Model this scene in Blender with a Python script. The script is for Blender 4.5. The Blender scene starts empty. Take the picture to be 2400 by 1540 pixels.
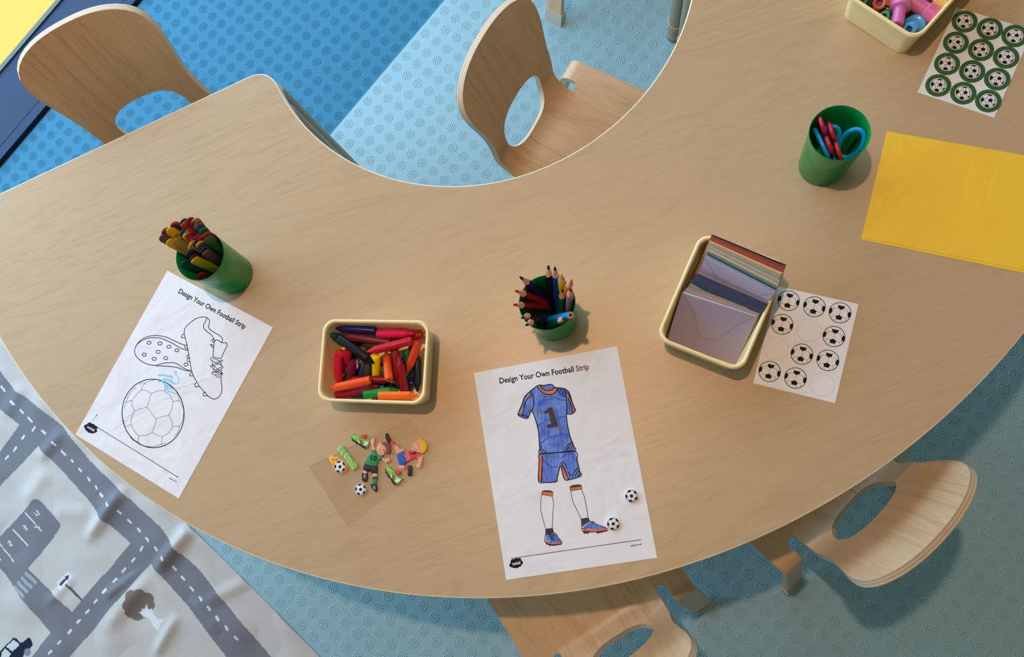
import bpy, bmesh, math, random
import numpy as np
from mathutils import Vector, Matrix, geometry
random.seed(7)
rng = np.random.default_rng(7)
SC = bpy.context.scene
COL = SC.collection
TZ = 0.53                      # height of the table top above the floor
ANG = math.radians(50.7)       # the window wall runs in this direction
UX, VX = (math.cos(ANG), math.sin(ANG)), (-math.sin(ANG), math.cos(ANG))

# ------------------------------------------------------------------ camera
F_PX, PPX, PPY, CAM_H = 1929.25, -64.76, 87.78, 1.16774
RX, RY = 0.158366, 0.182495
_Rx = Matrix(((1, 0, 0), (0, math.cos(RX), -math.sin(RX)), (0, math.sin(RX), math.cos(RX))))
_Ry = Matrix(((math.cos(RY), 0, math.sin(RY)), (0, 1, 0), (-math.sin(RY), 0, math.cos(RY))))
CR = _Rx @ _Ry
cam_data = bpy.data.cameras.new('camera')
cam = bpy.data.objects.new('camera', cam_data)
COL.objects.link(cam)
M = CR.to_4x4(); M.translation = Vector((0, 0, CAM_H + TZ)); cam.matrix_world = M
cam_data.sensor_width = 36.0
cam_data.lens = F_PX / 2400 * 36
cam_data.shift_x = -PPX / 2400
cam_data.shift_y = PPY / 2400
cam_data.clip_start = 0.02
SC.camera = cam

# ------------------------------------------------------------------ view, world, lights
SC.view_settings.view_transform = 'Standard'
SC.view_settings.look = 'None'
SC.view_settings.gamma = 1.0
SC.view_settings.use_curve_mapping = False
SC.view_settings.exposure = 0.0

world = bpy.data.worlds.new('overcast_sky'); SC.world = world
world.use_nodes = True
_bg = world.node_tree.nodes['Background']
_bg.inputs['Color'].default_value = (0.56, 0.83, 1.13, 1)
_bg.inputs['Strength'].default_value = 4.1

def area_light(name, loc, aim, sx, sy, power, color, portal=False):
    d = bpy.data.lights.new(name, 'AREA'); d.shape = 'RECTANGLE'; d.size = sx; d.size_y = sy
    d.energy = power; d.color = color
    if portal: d.cycles.is_portal = True
    o = bpy.data.objects.new(name, d); COL.objects.link(o)
    o.location = loc
    o.rotation_euler = (Vector(aim) - Vector(loc)).to_track_quat('-Z', 'Y').to_euler()
    return o

def uv2(u, v, z=0.0):
    return Vector((UX[0]*u + VX[0]*v, UX[1]*u + VX[1]*v, z))

WIN_V = 1.70                    # inner face of the window wall
_p = uv2(0.2, WIN_V + 0.32, 1.14)
_wl = area_light('window_portal', _p, _p + uv2(0, -1, 0), 5.8, 2.3, 1, (1, 1, 1), portal=True)
# ceiling spotlight, warm
LAMP = (-0.34, 0.47, TZ + 2.485)
_sd = bpy.data.lights.new('spotlight_beam', 'SPOT')
_sd.energy = 100; _sd.color = (1.0, 0.64, 0.45); _sd.spot_size = math.radians(95); _sd.spot_blend = 0.5; _sd.shadow_soft_size = 0.035
_so = bpy.data.objects.new('spotlight_beam', _sd); COL.objects.link(_so); _so.location = LAMP

# ------------------------------------------------------------------ helpers
def at(px, py, z=TZ):
    """Point of the height z (metres above the floor) seen at the photograph's pixel px, py."""
    d = CR @ Vector(((px - 1200 - PPX) / F_PX, -(py - 770 - PPY) / F_PX, -1.0))
    t = (z - (CAM_H + TZ)) / d.z
    return Vector((d.x * t, d.y * t, z))

def srgb(r, g, b):
    f = lambda c: (c/255)/12.92 if c/255 <= .04045 else ((c/255 + .055)/1.055)**2.4
    return (f(r), f(g), f(b))

def props(o, label=None, cat=None, group=None, kind=None):
    if label: o['label'] = label
    if cat: o['category'] = cat
    if group: o['group'] = group
    if kind: o['kind'] = kind
    return o

def empty(name, loc, label, cat, rz=0.0, group=None):
    o = bpy.data.objects.new(name, None); COL.objects.link(o)
    o.empty_display_size = 0.05
    o.location = loc; o.rotation_euler = (0, 0, rz)
    return props(o, label, cat, group)

def mesh(name, verts, faces, mat, parent=None, smooth=False, off=None, midx=None, angle=None):
    """One mesh object. verts are given in the parent's space unless off (the parent's origin) is passed."""
    me = bpy.data.meshes.new(name)
    if off is not None:
        ox, oy, oz = off
        verts = [(v[0]-ox, v[1]-oy, v[2]-oz) for v in verts]
    me.from_pydata([tuple(v) for v in verts], [], faces)
    mats = mat if isinstance(mat, (list, tuple)) else [mat]
    for m in mats: me.materials.append(m)
    if midx is not None: me.polygons.foreach_set('material_index', midx)
    if smooth:
        me.polygons.foreach_set('use_smooth', [True]*len(me.polygons))
        if angle: me.set_sharp_from_angle(angle=math.radians(angle))
    me.update()
    o = bpy.data.objects.new(name, me); COL.objects.link(o)
    if parent: o.parent = parent
    return o

def fix_normals(o):
    bm = bmesh.new(); bm.from_mesh(o.data)
    bmesh.ops.recalc_face_normals(bm, faces=bm.faces)
    bm.to_mesh(o.data); bm.free(); return o

def copy_tree(o, parent=None):
    c = o.copy(); COL.objects.link(c)
    if parent: c.parent = parent
    for ch in list(o.children): copy_tree(ch, c)
    return c

def catmull(P, n=6, closed=False):
    P = [np.array(p, float) for p in P]
    k = len(P); out = []
    rngs = range(k) if closed else range(k-1)
    for i in rngs:
        p1, p2 = P[i], P[(i+1) % k]
        p0 = P[(i-1) % k] if (closed or i > 0) else 2*p1 - p2
        p3 = P[(i+2) % k] if (closed or i+2 < k) else 2*p2 - p1
        for j in range(n):
            t = j/n
            out.append(.5*((2*p1) + (-p0+p2)*t + (2*p0-5*p1+4*p2-p3)*t*t + (-p0+3*p1-3*p2+p3)*t**3))
    if not closed: out.append(P[-1])
    return [tuple(p) for p in out]

def prism(poly, z0, z1, bev=0.0):
    """Extruded outline (x, y), optional rounded top edge, as verts and faces."""
    a = sum(poly[i-1][0]*poly[i][1] - poly[i][0]*poly[i-1][1] for i in range(len(poly)))
    if a < 0: poly = poly[::-1]
    n = len(poly)
    def inset(d):
        out = []
        for i in range(n):
            p0, p1, p2 = (np.array(poly[(i+k) % n][:2], float) for k in (-1, 0, 1))
            e1, e2 = p1-p0, p2-p1
            n1 = np.array([-e1[1], e1[0]])/(np.hypot(*e1)+1e-12); n2 = np.array([-e2[1], e2[0]])/(np.hypot(*e2)+1e-12)
            m = n1+n2; l = np.hypot(*m)
            m = m/l if l > 1e-6 else n1
            out.append(tuple(p1 + m*d/max(.5, float(m@n1))))
        return out
    rings = [[(p[0], p[1], z0) for p in poly]]
    if bev > 0:
        rings.append([(p[0], p[1], z1-bev) for p in poly])
        rings.append([(p[0], p[1], z1-bev*.35) for p in inset(bev*.3)])
        rings.append([(p[0], p[1], z1) for p in inset(bev)])
    else:
        rings.append([(p[0], p[1], z1) for p in poly])
    V = [v for r in rings for v in r]; Fc = [list(range(n))[::-1]]
    for k in range(len(rings)-1):
        for i in range(n):
            j = (i+1) % n; Fc.append([k*n+i, k*n+j, (k+1)*n+j, (k+1)*n+i])
    Fc.append([(len(rings)-1)*n+i for i in range(n)])
    return V, Fc

def join(parts):
    V, Fc = [], []
    for v, f in parts:
        b = len(V); V += list(v); Fc += [[i+b for i in q] for q in f]
    return V, Fc

def ribbon(P, w, z, closed=False):
    """Flat pen stroke along 2D points."""
    P = [np.array(p[:2], float) for p in P]
    Q = [P[0]]
    for p in P[1:]:
        if np.hypot(*(p-Q[-1])) > 1e-6: Q.append(p)
    if closed and np.hypot(*(Q[0]-Q[-1])) < 1e-6: Q.pop()
    n = len(Q); V = []
    for i in range(n):
        a = Q[i-1] if (i > 0 or closed) else Q[i]
        b = Q[(i+1) % n] if (i < n-1 or closed) else Q[i]
        d = b-a; d = d/(np.hypot(*d)+1e-12); nn = np.array([-d[1], d[0]])
        ww = w[i] if isinstance(w, (list, tuple)) else w
        V += [(*(Q[i]+nn*ww/2), z), (*(Q[i]-nn*ww/2), z)]
    Fc = []
    for i in range(n if closed else n-1):
        j = (i+1) % n; Fc.append([2*i, 2*i+1, 2*j+1, 2*j])
    if not closed:      # round caps
        for i, s in ((0, -1), (n-1, 1)):
            d = (Q[1]-Q[0]) if i == 0 else (Q[-1]-Q[-2])
            ang = math.atan2(d[1], d[0]) + (math.pi if i == 0 else 0)
            ww = (w[i] if isinstance(w, (list, tuple)) else w)/2
            b = len(V)
            V += [(Q[i][0]+ww*math.cos(ang+t), Q[i][1]+ww*math.sin(ang+t), z) for t in np.linspace(-math.pi/2, math.pi/2, 6)]
            Fc.append(list(range(b, b+6)))
    return V, Fc

def flat(poly, z):
    a = sum(poly[i-1][0]*poly[i][1] - poly[i][0]*poly[i-1][1] for i in range(len(poly)))
    if a < 0: poly = poly[::-1]
    return [(p[0], p[1], z) for p in poly], [list(range(len(poly)))]

def disc(cx, cy, r, z, n=32, ry=None, rot=0.0):
    ry = ry or r
    c, s = math.cos(rot), math.sin(rot)
    P = [(r*math.cos(2*math.pi*i/n), ry*math.sin(2*math.pi*i/n)) for i in range(n)]
    return [(cx+x*c-y*s, cy+x*s+y*c, z) for x, y in P], [list(range(n))]

def ellipse(cx, cy, rx, ry, n=24, rot=0.0):
    c, s = math.cos(rot), math.sin(rot)
    return [(cx+rx*math.cos(t)*c-ry*math.sin(t)*s, cy+rx*math.cos(t)*s+ry*math.sin(t)*c) for t in np.linspace(0, 2*math.pi, n, endpoint=False)]

def lathe(profile, n=48, close=False):
    """profile: list of (r, z); returns verts, faces about the z axis. r = 0 points collapse."""
    V, Fc, idx = [], [], []
    for r, z in profile:
        if r < 1e-7: idx.append([len(V)]*n); V.append((0, 0, z))
        else:
            idx.append(list(range(len(V), len(V)+n)))
            V += [(r*math.cos(2*math.pi*i/n), r*math.sin(2*math.pi*i/n), z) for i in range(n)]
    for k in range(len(profile)-1):
        for i in range(n):
            j = (i+1) % n
            q = [idx[k][i], idx[k][j], idx[k+1][j], idx[k+1][i]]
            q2 = []
            for t in q:
                if t not in q2: q2.append(t)
            if len(q2) > 2: Fc.append(q2)
    return V, Fc

def orient(V, p0, p1, roll=0.0):
    """Move verts built along +z from the origin so that they run from p0 towards p1."""
    d = (Vector(p1)-Vector(p0)).normalized()
    q = d.to_track_quat('Z', 'Y').to_matrix() @ Matrix.Rotation(roll, 3, 'Z')
    p0 = Vector(p0)
    return [tuple(q @ Vector(v) + p0) for v in V]

def tube(path, r, n=12, closed=False, rz=None):
    """Round (or r x rz oval) tube along 3D points."""
    P = [Vector(p) for p in path]; k = len(P); V = []; Fc = []
    up = None
    for i in range(k):
        a = P[i-1] if (i > 0 or closed) else P[i]
        b = P[(i+1) % k] if (i < k-1 or closed) else P[i]
        d = (b-a).normalized()
        if up is None:
            up = d.orthogonal().normalized()
        up = (up - d*up.dot(d)).normalized(); s = d.cross(up)
        rr = r[i] if isinstance(r, (list, tuple)) else r
        for j in range(n):
            t = 2*math.pi*j/n
            V.append(tuple(P[i] + up*rr*math.cos(t) + s*(rz or rr)*math.sin(t)))
    for i in range(k if closed else k-1):
        i2 = (i+1) % k
        for j in range(n):
            j2 = (j+1) % n
            Fc.append([i*n+j, i*n+j2, i2*n+j2, i2*n+j])
    if not closed:
        Fc.append(list(range(n))[::-1]); Fc.append([(k-1)*n+j for j in range(n)])
    return V, Fc

def box(x0, x1, y0, y1, z0, z1):
    return prism([(x0, y0), (x1, y0), (x1, y1), (x0, y1)], z0, z1)

def rbox(x0, x1, y0, y1, z0, z1, b):
    return prism([(x0, y0), (x1, y0), (x1, y1), (x0, y1)], z0, z1, b)

def xf(VF, fn):
    return [fn(v) for v in VF[0]], VF[1]

def uvbox(u0, u1, v0, v1, z0, z1):
    return xf(box(u0, u1, v0, v1, z0, z1), lambda p: tuple(uv2(p[0], p[1], p[2])))

_font_cache = {}
def text2d(s):
    """Letter outlines of the built-in font as flat mesh, bounding box moved to the origin; returns V, F, width, height."""
    if s in _font_cache: return _font_cache[s]
    cu = bpy.data.curves.new('lettering', 'FONT'); cu.body = s; cu.resolution_u = 3; cu.offset = .022
    ob = bpy.data.objects.new('lettering', cu); COL.objects.link(ob)
    dg = bpy.context.evaluated_depsgraph_get(); me = ob.evaluated_get(dg).to_mesh()
    V = [tuple(v.co) for v in me.vertices]; Fc = [list(p.vertices) for p in me.polygons]
    ob.evaluated_get(dg).to_mesh_clear()
    bpy.data.objects.remove(ob); bpy.data.curves.remove(cu)
    x0 = min(v[0] for v in V); x1 = max(v[0] for v in V)
    V = [(v[0]-x0, v[1], 0) for v in V]
    _font_cache[s] = (V, Fc, x1-x0)
    return _font_cache[s]

def text_on(s, p0, p1, cap, z):
    """Text whose baseline runs from p0 to p1 (2D), capital height cap."""
    V, Fc, w = text2d(s)
    d = np.array(p1[:2], float)-np.array(p0[:2], float); L = np.hypot(*d); d /= L; nn = np.array([-d[1], d[0]])
    sx, sy = L/w, cap/0.72
    return [(p0[0]+v[0]*sx*d[0]+v[1]*sy*nn[0], p0[1]+v[0]*sx*d[1]+v[1]*sy*nn[1], z) for v in V], Fc

# ------------------------------------------------------------------ materials
def new_mat(name):
    m = bpy.data.materials.new(name); m.use_nodes = True
    return m, m.node_tree, m.node_tree.nodes['Principled BSDF']

def plain(name, col, rough=0.5, spec=0.5, bump=0.0, bscale=200, var=0.0, vscale=30, metal=0.0, coat=0.0, sss=0.0):
    m, nt, b = new_mat(name)
    b.inputs['Base Color'].default_value = (*col, 1); b.inputs['Roughness'].default_value = rough
    b.inputs['Specular IOR Level'].default_value = spec; b.inputs['Metallic'].default_value = metal
    if coat: b.inputs['Coat Weight'].default_value = coat
    tc = None
    def coords():
        return nt.nodes.new('ShaderNodeTexCoord').outputs['Object']
    if var:
        n = nt.nodes.new('ShaderNodeTexNoise'); n.inputs['Scale'].default_value = vscale; n.inputs['Detail'].default_value = 4
        nt.links.new(coords(), n.inputs['Vector'])
        mx = nt.nodes.new('ShaderNodeMix'); mx.data_type = 'RGBA'
        mx.inputs['A'].default_value = (*[c*(1-var) for c in col], 1); mx.inputs['B'].default_value = (*[min(1, c*(1+var)) for c in col], 1)
        nt.links.new(n.outputs['Fac'], mx.inputs['Factor']); nt.links.new(mx.outputs['Result'], b.inputs['Base Color'])
    if bump:
        n = nt.nodes.new('ShaderNodeTexNoise'); n.inputs['Scale'].default_value = bscale; n.inputs['Detail'].default_value = 3
        nt.links.new(coords(), n.inputs['Vector'])
        bp = nt.nodes.new('ShaderNodeBump'); bp.inputs['Strength'].default_value = bump; bp.inputs['Distance'].default_value = 0.001
        nt.links.new(n.outputs['Fac'], bp.inputs['Height']); nt.links.new(bp.outputs['Normal'], b.inputs['Normal'])
    return m

def wood(name, c_dark, c_mid, c_light, angle=0.0, stretch=14.0, scale=9.0, rough=0.4, fleck=0.0, spec=0.5, bump=0.02, axis=0, wave=1.0, fibre=.1, attr=None):
    """Long wavy grain along the given direction (object space), fine pores on top."""
    m, nt, b = new_mat(name)
    N, L = nt.nodes.new, nt.links.new
    mp = N('ShaderNodeMapping')
    if attr:
        tc = N('ShaderNodeAttribute'); tc.attribute_name = attr; L(tc.outputs['Vector'], mp.inputs['Vector'])
    else:
        tc = N('ShaderNodeTexCoord'); L(tc.outputs['Object'], mp.inputs['Vector'])
    mp.inputs['Rotation'].default_value = (0, 0, -angle)
    sc = N('ShaderNodeMapping'); L(mp.outputs['Vector'], sc.inputs['Vector'])
    s = [1, 1, 1]; s[axis] = 1/stretch; sc.inputs['Scale'].default_value = s
    n1 = N('ShaderNodeTexNoise'); n1.inputs['Scale'].default_value = scale; n1.inputs['Detail'].default_value = 5; n1.inputs['Roughness'].default_value = .55; n1.inputs['Distortion'].default_value = .6
    L(sc.outputs['Vector'], n1.inputs['Vector'])
    # growth rings: a saw of the low noise
    rg = N('ShaderNodeMath'); rg.operation = 'MULTIPLY'; rg.inputs[1].default_value = 9.0*wave; L(n1.outputs['Fac'], rg.inputs[0])
    fr = N('ShaderNodeMath'); fr.operation = 'PINGPONG'; fr.inputs[1].default_value = 0.5; L(rg.outputs[0], fr.inputs[0])
    cr = N('ShaderNodeValToRGB'); L(fr.outputs[0], cr.inputs['Fac'])
    cr.color_ramp.elements[0].position = 0.0; cr.color_ramp.elements[0].color = (*c_dark, 1)
    cr.color_ramp.elements[1].position = 0.5; cr.color_ramp.elements[1].color = (*c_mid, 1)
    e = cr.color_ramp.elements.new(0.10); e.color = (*[(a*.35+b_*.65) for a, b_ in zip(c_dark, c_mid)], 1)
    # broad tone
    n2 = N('ShaderNodeTexNoise'); n2.inputs['Scale'].default_value = scale*.55; n2.inputs['Detail'].default_value = 2; L(sc.outputs['Vector'], n2.inputs['Vector'])
    mx = N('ShaderNodeMix'); mx.data_type = 'RGBA'; L(cr.outputs['Color'], mx.inputs['A']); mx.inputs['B'].default_value = (*c_light, 1)
    mr = N('ShaderNodeMapRange'); mr.inputs['From Min'].default_value = .35; mr.inputs['From Max'].default_value = .7; mr.inputs['To Max'].default_value = .7
    L(n2.outputs['Fac'], mr.inputs['Value']); L(mr.outputs['Result'], mx.inputs['Factor'])
    # fine fibres
    s3 = N('ShaderNodeMapping'); L(mp.outputs['Vector'], s3.inputs['Vector'])
    s = [500, 500, 500]; s[axis] = 22; s3.inputs['Scale'].default_value = s
    n3 = N('ShaderNodeTexNoise'); n3.inputs['Scale'].default_value = 1.0; n3.inputs['Detail'].default_value = 2; L(s3.outputs['Vector'], n3.inputs['Vector'])
    r3 = N('ShaderNodeMapRange'); r3.inputs['From Min'].default_value = .35; r3.inputs['From Max'].default_value = .65
    r3.inputs['To Min'].default_value = 1-fibre; r3.inputs['To Max'].default_value = 1+fibre*.6; L(n3.outputs['Fac'], r3.inputs['Value'])
    m2 = N('ShaderNodeMix'); m2.data_type = 'RGBA'; m2.blend_type = 'MULTIPLY'; m2.inputs['Factor'].default_value = 1
    L(mx.outputs['Result'], m2.inputs['A']); L(r3.outputs['Result'], m2.inputs['B'])
    outc = m2.outputs['Result']
    if fleck:
        s4 = N('ShaderNodeMapping'); L(mp.outputs['Vector'], s4.inputs['Vector'])
        s = [900, 900, 900]; s[axis] = 170; s4.inputs['Scale'].default_value = s
        vo = N('ShaderNodeTexNoise'); vo.inputs['Scale'].default_value = 1.3; vo.inputs['Detail'].default_value = 0; L(s4.outputs['Vector'], vo.inputs['Vector'])
        r4 = N('ShaderNodeMapRange'); r4.inputs['From Min'].default_value = .66; r4.inputs['From Max'].default_value = .72; L(vo.outputs['Fac'], r4.inputs['Value'])
        r4.inputs['To Max'].default_value = fleck
        m3 = N('ShaderNodeMix'); m3.data_type = 'RGBA'; L(r4.outputs['Result'], m3.inputs['Factor']); L(outc, m3.inputs['A']); m3.inputs['B'].default_value = (*[c*.45 for c in c_dark], 1)
        outc = m3.outputs['Result']
    L(outc, b.inputs['Base Color'])
    b.inputs['Roughness'].default_value = rough; b.inputs['Specular IOR Level'].default_value = spec
    if bump:
        bp = N('ShaderNodeBump'); bp.inputs['Strength'].default_value = bump; bp.inputs['Distance'].default_value = .0005
        L(n3.outputs['Fac'], bp.inputs['Height']); L(bp.outputs['Normal'], b.inputs['Normal'])
    return m

def ply_edge(name):
    """Plywood edge: pale and brown veneer layers, counted across the sheet's thickness by the 'ply' attribute."""
    m, nt, b = new_mat(name); N, L = nt.nodes.new, nt.links.new
    at_ = N('ShaderNodeAttribute'); at_.attribute_name = 'ply'
    mu = N('ShaderNodeMath'); mu.operation = 'MULTIPLY'; mu.inputs[1].default_value = 2.5; L(at_.outputs['Fac'], mu.inputs[0])
    pp = N('ShaderNodeMath'); pp.operation = 'PINGPONG'; pp.inputs[1].default_value = .5; L(mu.outputs[0], pp.inputs[0])
    cr = N('ShaderNodeValToRGB'); L(pp.outputs[0], cr.inputs['Fac'])
    cr.color_ramp.elements[0].position = .18; cr.color_ramp.elements[0].color = (*srgb(224, 206, 176), 1)
    cr.color_ramp.elements[1].position = .40; cr.color_ramp.elements[1].color = (*srgb(198, 170, 134), 1)
    L(cr.outputs['Color'], b.inputs['Base Color']); b.inputs['Roughness'].default_value = .5
    return m

def marker_ink(name, c1, c2, angle, scale=1.0, rough=.6):
    """Felt-tip colouring: overlapping strokes along one direction."""
    m, nt, b = new_mat(name); N, L = nt.nodes.new, nt.links.new
    tc = N('ShaderNodeTexCoord'); mp = N('ShaderNodeMapping'); L(tc.outputs['Object'], mp.inputs['Vector'])
    mp.inputs['Rotation'].default_value = (0, 0, -angle)
    s = N('ShaderNodeMapping'); L(mp.outputs['Vector'], s.inputs['Vector']); s.inputs['Scale'].default_value = (38*scale, 620*scale, 1)
    n = N('ShaderNodeTexNoise'); n.inputs['Scale'].default_value = 1; n.inputs['Detail'].default_value = 2; L(s.outputs['Vector'], n.inputs['Vector'])
    n2 = N('ShaderNodeTexNoise'); n2.inputs['Scale'].default_value = 60; n2.inputs['Detail'].default_value = 3; L(tc.outputs['Object'], n2.inputs['Vector'])
    ad = N('ShaderNodeMath'); ad.operation = 'ADD'; L(n.outputs['Fac'], ad.inputs[0]); L(n2.outputs['Fac'], ad.inputs[1])
    mr = N('ShaderNodeMapRange'); mr.inputs['From Min'].default_value = .80; mr.inputs['From Max'].default_value = 1.3; L(ad.outputs[0], mr.inputs['Value'])
    mx = N('ShaderNodeMix'); mx.data_type = 'RGBA'; mx.inputs['A'].default_value = (*c1, 1); mx.inputs['B'].default_value = (*c2, 1)
    L(mr.outputs['Result'], mx.inputs['Factor']); L(mx.outputs['Result'], b.inputs['Base Color'])
    b.inputs['Roughness'].default_value = rough
    return m

def paper_mat(name, col, crease=0.35, rough=.75):
    m, nt, b = new_mat(name); N, L = nt.nodes.new, nt.links.new
    b.inputs['Base Color'].default_value = (*col, 1); b.inputs['Roughness'].default_value = rough
    tc = N('ShaderNodeTexCoord')
    n = N('ShaderNodeTexNoise'); n.inputs['Scale'].default_value = 14; n.inputs['Detail'].default_value = 3; n.inputs['Roughness'].default_value = .45; n.inputs['Distortion'].default_value = 1.2
    L(tc.outputs['Object'], n.inputs['Vector'])
    v = N('ShaderNodeTexVoronoi'); v.inputs['Scale'].default_value = 11; v.feature = 'F1'; L(tc.outputs['Object'], v.inputs['Vector'])
    ad = N('ShaderNodeMath'); ad.operation = 'MULTIPLY_ADD'; L(v.outputs['Distance'], ad.inputs[0]); ad.inputs[1].default_value = .35; L(n.outputs['Fac'], ad.inputs[2])
    bp = N('ShaderNodeBump'); bp.inputs['Strength'].default_value = crease; bp.inputs['Distance'].default_value = .006
    L(ad.outputs[0], bp.inputs['Height']); L(bp.outputs['Normal'], b.inputs['Normal'])
    return m

def clear_film(name, tint, refl=.08, rough=.1):
    m, nt, b = new_mat(name); N, L = nt.nodes.new, nt.links.new
    nt.nodes.remove(b)
    out = nt.nodes['Material Output']
    tr = N('ShaderNodeBsdfTransparent'); tr.inputs['Color'].default_value = (*tint, 1)
    gl = N('ShaderNodeBsdfGlossy'); gl.inputs['Roughness'].default_value = rough
    mx = N('ShaderNodeMixShader'); mx.inputs['Fac'].default_value = refl; L(tr.outputs[0], mx.inputs[1]); L(gl.outputs[0], mx.inputs[2])
    L(mx.outputs[0], out.inputs['Surface'])
    return m

MAT = {}
MAT['table'] = wood('maple_laminate', srgb(184, 157, 119), srgb(196, 169, 131), srgb(200, 175, 139), angle=math.radians(20), stretch=8, scale=5.5, rough=.36, spec=.54, bump=.015, fibre=.05, wave=2.0)
MAT['table'].node_tree.nodes['Principled BSDF'].inputs['Specular Tint'].default_value = (.95, .68, .44, 1)     # orange of the lamp's glow put into the tint of the reflections
MAT['band'] = plain('pale_edge_band', srgb(240, 228, 200), .35)
MAT['ply'] = wood('beech_veneer', srgb(192, 153, 111), srgb(211, 174, 131), srgb(218, 184, 143), stretch=16, scale=14, rough=.33, fleck=.22, axis=1, wave=.8, fibre=.08, attr='grain')
MAT['ply_edge'] = ply_edge('plywood_edge')
MAT['foot'] = plain('beige_plastic', srgb(190, 180, 160), .45)
MAT['leg_grey'] = plain('grey_painted_metal', srgb(158, 146, 122), .45)
MAT['ring_yellow'] = plain('yellow_plastic_ring', srgb(232, 160, 30), .4)
MAT['dark_rubber'] = plain('dark_rubber', srgb(40, 40, 42), .7)
MAT['tile_blue'] = plain('blue_rubber_tile', srgb(15, 116, 150), .42, .4, var=.05, vscale=6, bump=.05, bscale=900)
MAT['tile_pale'] = plain('pale_blue_rubber_tile', srgb(146, 187, 197), .36, var=.05, vscale=6, bump=.05, bscale=900)
MAT['grout'] = plain('dark_tile_joint', srgb(60, 92, 104), .8)
MAT['cream'] = plain('cream_plastic', srgb(250, 226, 168), .32)
MAT['green'] = plain('green_plastic', srgb(2, 146, 72), .2, .1)
MAT['white'] = paper_mat('white_paper', srgb(238, 238, 240), .5)
MAT['sticker_white'] = plain('white_sticker_sheet', srgb(240, 240, 242), .5)
MAT['yellow_paper'] = paper_mat('yellow_paper', srgb(255, 209, 58), .35)
MAT['ink'] = plain('black_ink', srgb(14, 15, 24), .6, .2)
MAT['brownink'] = plain('brown_ink', srgb(110, 66, 52), .6)
MAT['greyink'] = plain('faint_grey_line', srgb(205, 200, 192), .6)
MAT['wall'] = plain('painted_wall', srgb(196, 192, 180), .8)
MAT['ceil'] = plain('grey_white_ceiling', srgb(215, 214, 208), .85)
MAT['frame'] = plain('dark_blue_frame', srgb(26, 52, 84), .5, .3, var=.06, vscale=9)
MAT['alu'] = plain('aluminium_bead', srgb(96, 104, 92), .45, metal=.3)
MAT['gasket'] = plain('black_gasket', srgb(16, 20, 26), .6)
MAT['ground'] = plain('yellow_play_surface', (.92, .47, .075), .9, var=.03, vscale=4)
MAT['glass'] = clear_film('window_glass', (.985, .99, .99), .02, .02)
MAT['film'] = clear_film('clear_backing_film', (.985, .975, .96), .035, .22)

def col_mat(name, rgb, rough=.45, **k):
    if name not in MAT: MAT[name] = plain(name, srgb(*rgb), rough, **k)
    return MAT[name]

# ------------------------------------------------------------------ the setting
def structure(name, VF, mat, parent=None, **k):
    o = mesh(name, VF[0], VF[1], mat, parent, **k)
    if not parent: props(o, kind='structure')
    return o

floor = structure('floor', uvbox(-3.6, 4.2, -3.4, WIN_V - .004, -.10, -.0022), MAT['grout'])
U0, V0, TU, TV, PU, PV = .114, 1.052, .684, .6422, .0342, .0338     # tile seams and stud pitch, metres
IN_C = np.array((-.2645, .8214))
def stud_mesh():
    """One round cluster of 1 + 6 + 12 little domes."""
    c = [(0, 0)] + [(.0047*math.cos(t), .0047*math.sin(t)) for t in np.arange(6)*math.pi/3] + [(.0094*math.cos(t), .0094*math.sin(t)) for t in np.arange(12)*math.pi/6 + .26]
    V, Fc = [], []
    for x, y in c:
        b = len(V)
        for r, z, o in ((.0023, 0, 0), (.0017, .0006, .5)):
            V += [(x+r*math.cos((k+o)*2*math.pi/6), y+r*math.sin((k+o)*2*math.pi/6), z) for k in range(6)]
        V.append((x, y, .0008))
        for k in range(6):
            k2 = (k+1) % 6
            Fc += [[b+k, b+k2, b+6+k], [b+k2, b+6+k2, b+6+k], [b+6+k, b+6+k2, b+12]]
    return np.array(V), np.array(Fc)
SV, SF = stud_mesh()
for iu in range(-4, 3):
    for iv in range(-3, 1):
        u0, v0 = U0 + iu*TU, V0 + iv*TV
        mt = MAT['tile_blue'] if iv == 0 else MAT['tile_pale']
        VF = prism([tuple(uv2(u0+a, v0+b)[:2]) for a, b in ((.00012, .00012), (TU-.00012, .00012), (TU-.00012, TV-.00012), (.00012, TV-.00012))], -.0022, 0, .0002)
        tile = mesh('rubber_tile', VF[0], VF[1], mt, floor)
        pts = []
        for i in range(20):
            for j in range(19):
                p = uv2(u0+(i+.5)*PU, v0+(j+.5)*PV)
                r = np.hypot(p.x-IN_C[0], p.y-IN_C[1])
                under = .52 < r < .86 and (p.x+.835)*-.384 + (p.y-.581)*.923 < -.12
                rug_ = (u0+(i+.5)*PU) < -.74 and -.2 < v0+(j+.5)*PV < 1.3
                if p.x < -1.85 or p.x > 1.05 or p.y < -.75 or p.y > 1.5 or under or rug_: continue
                pts.append((p.x, p.y, 0.0))
        if pts:
            P = np.array(pts); n = len(SV)
            rot = np.array([[UX[0], UX[1], 0], [VX[0], VX[1], 0], [0, 0, 1]])
            VV = ((SV@rot)[None] + P[:, None]).reshape(-1, 3)
            FF = (SF[None] + (np.arange(len(P))*n)[:, None, None]).reshape(-1, 3)
            me = bpy.data.meshes.new('stud_pattern')
            me.vertices.add(len(VV)); me.vertices.foreach_set('co', VV.ravel())
            me.loops.add(len(FF)*3); me.loops.foreach_set('vertex_index', FF.ravel().astype(np.int32))
            me.polygons.add(len(FF)); me.polygons.foreach_set('loop_start', (np.arange(len(FF))*3).astype(np.int32))
            me.polygons.foreach_set('use_smooth', np.ones(len(FF), bool))
            me.materials.append(mt); me.update(calc_edges=True)
            so = bpy.data.objects.new('stud_pattern', me); COL.objects.link(so); so.parent = tile
            props(so, kind='stuff')

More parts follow.
